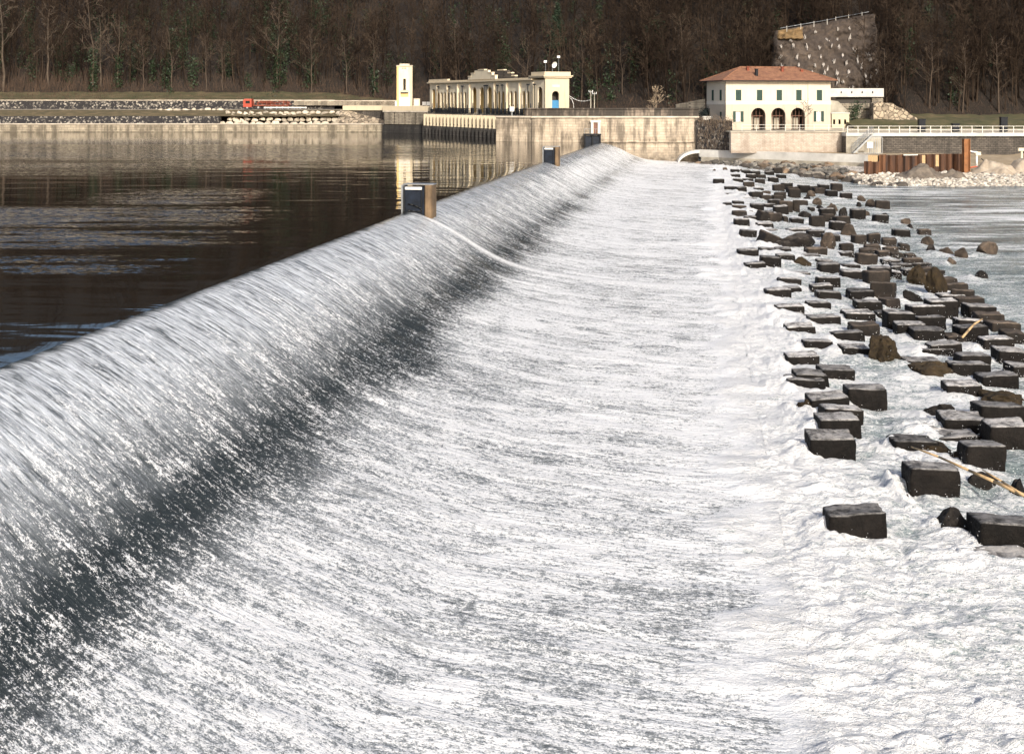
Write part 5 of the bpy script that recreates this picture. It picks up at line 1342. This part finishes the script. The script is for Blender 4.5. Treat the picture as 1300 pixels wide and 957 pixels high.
# ------------------------------------------------------------------ the wood
def tube_arrays(p0, p1, r0, r1, n=3):
    d = p1-p0; L_ = np.linalg.norm(d)+1e-9; d = d/L_
    a = np.cross(d, [0,0,1.0] if abs(d[2]) < .9 else [1.0,0,0]); a /= np.linalg.norm(a); b = np.cross(d, a)
    an = np.arange(n)*2*np.pi/n
    c = np.cos(an)[:,None]*a + np.sin(an)[:,None]*b
    V = np.concatenate([p0+c*r0, p1+c*r1])
    Fq = []
    for k in range(n):
        k2 = (k+1)%n; Fq += [(k,k2,n+k2),(k,n+k2,n+k)]
    return V, np.array(Fq)
def tree_arrays(seed, h, n_limb=15, n_sub=4, n_twig=4, lean=.05, r0=.17, spread=.30, start=.28):
    g = np.random.default_rng(seed); Vt, Ft, Vc, Fc = [], [], [], []
    def add(Vl, Fl, V, Fx): 
        off = sum(len(v) for v in Vl); Vl.append(V); Fl.append(Fx+off)
    pts = [np.zeros(3)]; nseg = 6
    dirv = np.array([g.normal(0,lean), g.normal(0,lean), 1.0])
    for k in range(nseg):
        pts.append(pts[-1] + (dirv+g.normal(0,.06,3)*[1,1,0])*h/nseg)
    for k in range(nseg):
        V, Fx = tube_arrays(pts[k], pts[k+1], r0*(1-.85*k/nseg), r0*(1-.85*(k+1)/nseg), 5 if k < 3 else 4); add(Vt, Ft, V, Fx)
    pa = np.array(pts)
    for i in range(n_limb):
        f = start + (1-start)*(i+g.random())/n_limb; z = f*nseg; k = min(int(z), nseg-1); p = pa[k]+(pa[k+1]-pa[k])*(z-k)
        a = g.uniform(0, 6.283); el = g.uniform(.35, 1.1); ln = h*spread*(1.15-f*.75)*g.uniform(.6,1.2)
        d = np.array([math.cos(a)*math.cos(el), math.sin(a)*math.cos(el), math.sin(el)])
        m = p + d*ln*.55; e = m + (d+np.array([0,0,.35])+g.normal(0,.15,3))*ln*.5
        rr_ = r0*.34*(1-f*.6)
        V, Fx = tube_arrays(p, m, rr_, rr_*.6, 3); add(Vc, Fc, V, Fx)
        V, Fx = tube_arrays(m, e, rr_*.6, rr_*.22, 3); add(Vc, Fc, V, Fx)
        for j in range(n_sub):
            q = m + (e-m)*g.random() if g.random() < .65 else p+(m-p)*g.uniform(.4,1)
            d2 = d + g.normal(0,.55,3); d2[2] += .3; d2 /= np.linalg.norm(d2); l2 = ln*g.uniform(.25,.5); q2 = q+d2*l2
            s = np.cross(d2, g.normal(0,1,3)); s /= np.linalg.norm(s)+1e-9; w = .035
            add(Vc, Fc, np.array([q-s*w, q+s*w, q2+s*w*.4, q2-s*w*.4]), np.array([(0,1,2),(0,2,3)]))
            for l in range(n_twig):
                u = q+(q2-q)*g.uniform(.3,1); d3 = d2+g.normal(0,.6,3); d3 /= np.linalg.norm(d3); u2 = u+d3*l2*g.uniform(.3,.7)
                s = np.cross(d3, g.normal(0,1,3)); s /= np.linalg.norm(s)+1e-9
                add(Vc, Fc, np.array([u-s*.022, u+s*.022, u2]), np.array([(0,1,2)]))
    return (np.concatenate(Vt), np.concatenate(Ft)), (np.concatenate(Vc), np.concatenate(Fc)), pa
TV = [tree_arrays(900+k, 12.5, 15, 6, 6, r0=.12) for k in range(9)]
TF_ = [tree_arrays(950+k, 13, 9, 4, 2, r0=.16) for k in range(4)]
ALLF = [(np.concatenate([a, c]), np.concatenate([b, d+len(a)])) for (a, b), (c, d), _ in TF_]
ALL = []
for (a, b), (c, d), _ in TV: ALL.append((np.concatenate([a, c]), np.concatenate([b, d+len(a)])))
g = np.random.default_rng(77)
pos = []
def blocked(x, y):
    if 52 < x < 66 and y < 245: return True
    if 45 < x <= 52 and y < 232: return True
    if x > 60 and y < 229: return True
    return False
# dense belt along the foot, then thinner up the slope to the skyline
for k in range(60000):
    x = g.uniform(-150, 125) if g.random() < .75 else g.uniform(25, 110); dyy = g.random()**1.15*(66 if x < 20 else 55)
    Yf = float(hill_foot(x)[0]); y = Yf + 1 + dyy
    if abs(x) > y*.5+6: continue
    if blocked(x, y): continue
    pos.append((x, y, g.uniform(.75,1.25), 0))
    if len(pos) > 1650: break
for k in range(20000):
    x = g.uniform(-300, 260); y = float(hill_foot(x)[0]) + g.uniform(70, 215)
    if abs(x) > y*.62+10 : continue
    pos.append((x, y, g.uniform(1.0,1.5), 1))
    if len(pos) > 2250: break
Vs, Fs, Ts, n0 = [], [], [], 0
for x, y, s, far_ in pos:
    V, Fx = ALL[g.integers(9)] if not far_ else ALLF[g.integers(4)]; a = g.uniform(0,6.283); z = float(land(np.array(x), np.array(y)))-.3
    R2 = np.array([[math.cos(a),-math.sin(a),0],[math.sin(a),math.cos(a),0],[0,0,1]])
    W_ = (V*[s*1.1,s*1.1,s]) @ R2.T + [x,y,z]; Vs.append(W_); Fs.append(Fx+n0); n0 += len(V)
    Ts.append(np.full(len(V), np.clip(g.beta(1.3,2.6),0,1)))
me = np_mesh('winter_wood', np.concatenate(Vs), np.concatenate(Fs), MAT['bark'], {'tint': np.concatenate(Ts)})
tag(link('winter_wood', me), kind='stuff')

# leaf clumps
def leaves(center, rad, n, size, gen):
    c = center + gen.normal(0,1,(n,3))*rad
    d = gen.normal(0,1,(n,3)); d /= np.linalg.norm(d,axis=1)[:,None]; e = np.cross(d, gen.normal(0,1,(n,3))); e /= np.linalg.norm(e,axis=1)[:,None]+1e-9
    s = size*gen.uniform(.5,1.3,(n,1))
    V = np.stack([c-d*s, c+e*s*.6, c+d*s, c-e*s*.6], 1).reshape(-1,3)
    return V, np.arange(n*4).reshape(-1,4)
# ivy and evergreen undergrowth through the wood
Vs, Fs, n0 = [], [], 0
zones = [(-150,-20,150,1.0),(-20,40,45,.7),(40,120,30,.6)]
for xa, xb, m, dens in zones:
    for k in range(m):
        x = g.uniform(xa, xb); y = float(hill_foot(x)[0]) + g.uniform(1, 42)
        if abs(x) > y*.5+4 or blocked(x,y): continue
        if xa == -150 and g.random() < .45: x = g.choice([-86,-84,-60,-58,-108,-52]) + g.normal(0,4)
        z = float(land(np.array(x), np.array(y))); hh = g.uniform(4,10)
        for q in range(int(hh*1.3)):
            V, Fx = leaves(np.array([x+g.normal(0,.15), y, z+q*.8]), np.array([.55,.55,.5])*g.uniform(.6,1.3), 26, .24, g); Vs.append(V); Fs.append(Fx+n0); n0 += len(V)
tag(link('ivy_growth', np_mesh('ivy_growth', np.concatenate(Vs), np.concatenate(Fs), MAT['ivy'])), kind='stuff')
# dry brush along the wood edge
Vs, Fs, n0 = [], [], 0
m = 42000
x = g.uniform(-150,115,m); Yf = hill_foot(x)[0]; y = Yf + np.abs(g.normal(0,1,m))*np.where(x > 40, 13, 7) - 1.2
ok = ~((x > 50)&(x < 66)&(y<246)); x = x[ok]; y = y[ok]; Yf = Yf[ok]; m = len(x)
hgt = g.gamma(3,.5,m)*np.where(x < -95, 1.2, .6)*np.where(x > -20, .6, 1)
z = land(x, y)-.2
low = (x < -20) & (g.random(m) < .35); y = np.where(low, Yf - g.uniform(0, 11, m), y); hgt = np.where(low, hgt*.22, hgt); z = np.where(low, 6.8 + (y-291.6)/12.4*2.0, z)
b0 = np.stack([x,y,z],-1); b1 = b0 + np.stack([g.normal(0,.25,m)*hgt, g.normal(0,.25,m)*hgt, hgt], -1)
w = np.stack([np.full(m,.035), g.normal(0,.02,m), np.zeros(m)], -1)
V = np.stack([b0-w, b0+w, b1], 1).reshape(-1,3)
tag(link('dry_brush', np_mesh('dry_brush', V, np.arange(m*3).reshape(-1,3), MAT['brush'])), kind='stuff')

# trees one can pick out
def bush_leaves(parent, name, blobs, mat, size, n, seed):
    gg = np.random.default_rng(seed); Vs, Fs, n0 = [], [], 0
    for c, r in blobs:
        V, Fx = leaves(np.array(c), np.array(r), n, size, gg); Vs.append(V); Fs.append(Fx+n0); n0 += len(V)
    return link(name, np_mesh(name, np.concatenate(Vs), np.concatenate(Fs), MAT[mat]), parent)
tcache = {}
def tree(px, d, h, label, bark='browntree', ivy=False, seed=0, group='separate trees at the front of the wood', name='bare_tree'):
    X = (px-650)/F*d; Z = float(land(np.array(X), np.array(float(d))))
    if d < float(hill_foot(X)[0]) : Z = 3.8 if X > -26 else 8.0
    t = thing(name, label, 'tree', (X, d, Z-.2), group=group)
    key = (seed % 5, bark)
    if key not in tcache:
        (a, b), (c, e), pts = tree_arrays(3000+seed%5, 14, 20, 5, 5, r0=.20)
        tcache[key] = (np_mesh('trunk', a, b, MAT[bark], smooth=True), np_mesh('crown', c, e, MAT[bark]), pts)
    mt, mc, pts = tcache[key]; s = h/14
    for nm, m_ in (('trunk', mt), ('crown', mc)):
        o = link(nm, m_, t); o.scale = (s*1.1, s*1.1, s)
    if ivy:
        bl = [((pts[1+int(q/3)]*[s,s,0] + [0,0,q*.9]).tolist(), (.55,.55,.5)) for q in range(int(h*.55))]
        bush_leaves(t, 'ivy', bl, 'ivy', .24, 60, seed)
    return t
tree(4, 304, 24, 'tall pale forked tree at the far left edge of the wood', 'palebark', False, 1)
tree(118, 303.5, 22, 'tree thickly wrapped in dark green ivy above the left quay', 'browntree', True, 2)
tree(128, 306, 17, 'bare tree with pale bent boughs just right of the ivy wrapped tree', 'palebark', False, 3)
tree(62, 306, 19, 'slim pale stemmed tree left of the ivy wrapped tree', 'palebark', False, 4)
tree(150, 305, 17, 'second ivied tree, right of the thickly ivy wrapped one', 'browntree', True, 0)
tree(182, 304.5, 12, 'slender bare tree above the start of the boulder row', 'browntree', False, 1)
tree(218, 305, 14, 'bare tree above the boulder row left of the red lorry', 'browntree', False, 2)
tree(262, 304, 13, 'spreading bare tree above the left end of the boulder slope', 'browntree', False, 3)
tree(283, 304, 12, 'bare tree just left of the red lorry', 'browntree', False, 4)
tree(352, 305, 20, 'tall ivied tree directly above the red lorry', 'browntree', True, 0)
tree(395, 303, 14, 'bare tree above the right end of the pale blue barrier', 'browntree', False, 1)
tree(440, 300, 13, 'bare tree left of the cream tower, over the platform end', 'browntree', False, 2)
tree(476, 296, 14, 'dark slim tree close left of the cream tower', 'browntree', True, 3)
tree(580, 288, 15, 'bare tree behind the left part of the arcade building', 'browntree', False, 4)
tree(668, 270, 14, 'bare tree behind the middle of the arcade building', 'browntree', False, 0)
tree(738, 262, 13, 'bare tree behind the utility poles', 'browntree', False, 1)
tree(790, 258, 10, 'spreading bare tree behind the lock wall right of the poles', 'browntree', False, 2)
tree(868, 252, 15, 'tall bare tree behind the sloping stone wall', 'browntree', False, 3)
tree(1128, 232, 13, 'bare tree right of the netted rock face', 'browntree', False, 4)
tree(1180, 230, 12, 'bare tree behind the rubble wall with rounded top', 'browntree', False, 0)
tree(1222, 229, 12, 'bare tree above the railing over the tall rust pile', 'browntree', False, 1)
tree(1268, 229, 13, 'rightmost spreading bare tree above the railing', 'browntree', False, 2)
def conifer(px, py, d, h, label, seed):
    X, Y, Z = atd(px, py, d); Zg = float(land(np.array(X), np.array(Y)))
    t = thing('conifer', label, 'tree', (X, Y, Zg-.2), group='dark evergreens in the wood'); MB().tube((0,0,0),(0,0,h),.2,.04,7).build('trunk', MAT['browntree'], t)
    gg = np.random.default_rng(seed); bl = []
    for q in range(26):
        f = .15+.85*q/26; r = (1-f)*h*.2+.15
        for w in range(4): a = gg.uniform(0,6.28); bl.append(((math.cos(a)*r*.7, math.sin(a)*r*.7, f*h), (r*.35,r*.35,.22)))
    bush_leaves(t, 'foliage', bl, 'conifer', .22, 26, seed)
conifer(925, 40, 275, 13, 'dark green conifer high in the wood left of the rock face', 5)
conifer(708, 40, 285, 12, 'dark evergreen high in the wood above the roof dish', 6)
conifer(820, 80, 262, 9, 'dark green evergreen above the pale shrub behind the lock wall', 7)
X, Y, Z = atd(832, 137, 224)
t = thing('shrub', 'pale straw coloured bare shrub behind the lock wall', 'shrub', (X, Y, 3.9))
(a, b), (c, e), _ = tree_arrays(77, 4.6, 26, 6, 6, r0=.07, spread=.45, start=.1)
link('stems', np_mesh('stems', a, b, MAT['blossom']), t); link('twigs', np_mesh('twigs', c, e, MAT['blossom']), t)
X, Y, Z = atd(898, 146, 208)
t = thing('hedge', 'dark rounded evergreen shrub beside the left corner of the house', 'shrub', (X, 207.5, 3.0))
MB().tube((0,0,-1),(0,0,1.6),.1,.05,6).build('stem', MAT['browntree'], t)
bush_leaves(t, 'foliage', [((dx*.5, 0, 1.2+dz*.45), (.4,.4,.35)) for dx in (-1.6,-.8,0,.8,1.6) for dz in (0,1,2-abs(dx))], 'hedge', .13, 130, 3)
X, Y, Z = atd(1092, 163, 210)
t = thing('shrub', 'dark ivy bush on the stone wall beside the annex', 'shrub', (X, 214, 1.6)); MB().tube((0,0,0),(0,0,3),.1,.05,6).build('stem', MAT['browntree'], t)
bush_leaves(t, 'foliage', [((q*.2-.8, 0, .6+q*.55), (.6,.4,.4)) for q in range(8)], 'ivy', .16, 110, 4)
X, Y, Z = atd(1012, 163, 199)
t = thing('bare_tree', 'slim leafless tree on the terrace in front of the house right arch', 'tree', (X+.3, 196.5, 2.0))
(a, b), (c, e), _ = tree_arrays(79, 4.4, 16, 4, 4, r0=.06, spread=.4, start=.35)
link('trunk', np_mesh('trunk', a, b, MAT['browntree']), t); link('crown', np_mesh('crown', c, e, MAT['browntree']), t)
# ------------------------------------------------------------------ camera and light
cam = bpy.data.cameras.new('camera'); co = bpy.data.objects.new('camera', cam); C.objects.link(co)
co.location = (0, 0, CAMZ); co.rotation_euler = (R(90), 0, 0)
cam.sensor_width = 36; cam.lens = F/1300*36; cam.shift_y = -(478.5-HY)/1300
cam.clip_start = .1; cam.clip_end = 6000
scene.camera = co
SAZ, SEL = 166, 28       # azimuth clockwise from straight ahead (+Y), elevation
w = bpy.data.worlds.new('World'); scene.world = w; w.use_nodes = True
nt = w.node_tree; sky = nt.nodes.new('ShaderNodeTexSky'); sky.sky_type = 'NISHITA'; sky.sun_disc = False
sky.sun_elevation = R(SEL); sky.sun_rotation = R(SAZ); sky.dust_density = 4.0; sky.air_density = .8; sky.ozone_density = .5
bg = nt.nodes['Background']; nt.links.new(sky.outputs[0], bg.inputs[0]); bg.inputs[1].default_value = .15
sl = bpy.data.lights.new('sun', 'SUN'); sl.energy = 3.7; sl.angle = R(.6); sl.color = (1, .93, .82)
so = bpy.data.objects.new('sun', sl); C.objects.link(so)
v = Vector((math.sin(R(SAZ))*math.cos(R(SEL)), math.cos(R(SAZ))*math.cos(R(SEL)), math.sin(R(SEL))))
so.rotation_euler = v.to_track_quat('Z', 'Y').to_euler()
scene.view_settings.view_transform = 'Standard'; scene.view_settings.look = 'None'
scene.view_settings.exposure = .22; scene.view_settings.gamma = 1
scene.render.engine = 'CYCLES'
scene.cycles.sample_clamp_indirect = 4
scene.cycles.max_bounces = 5
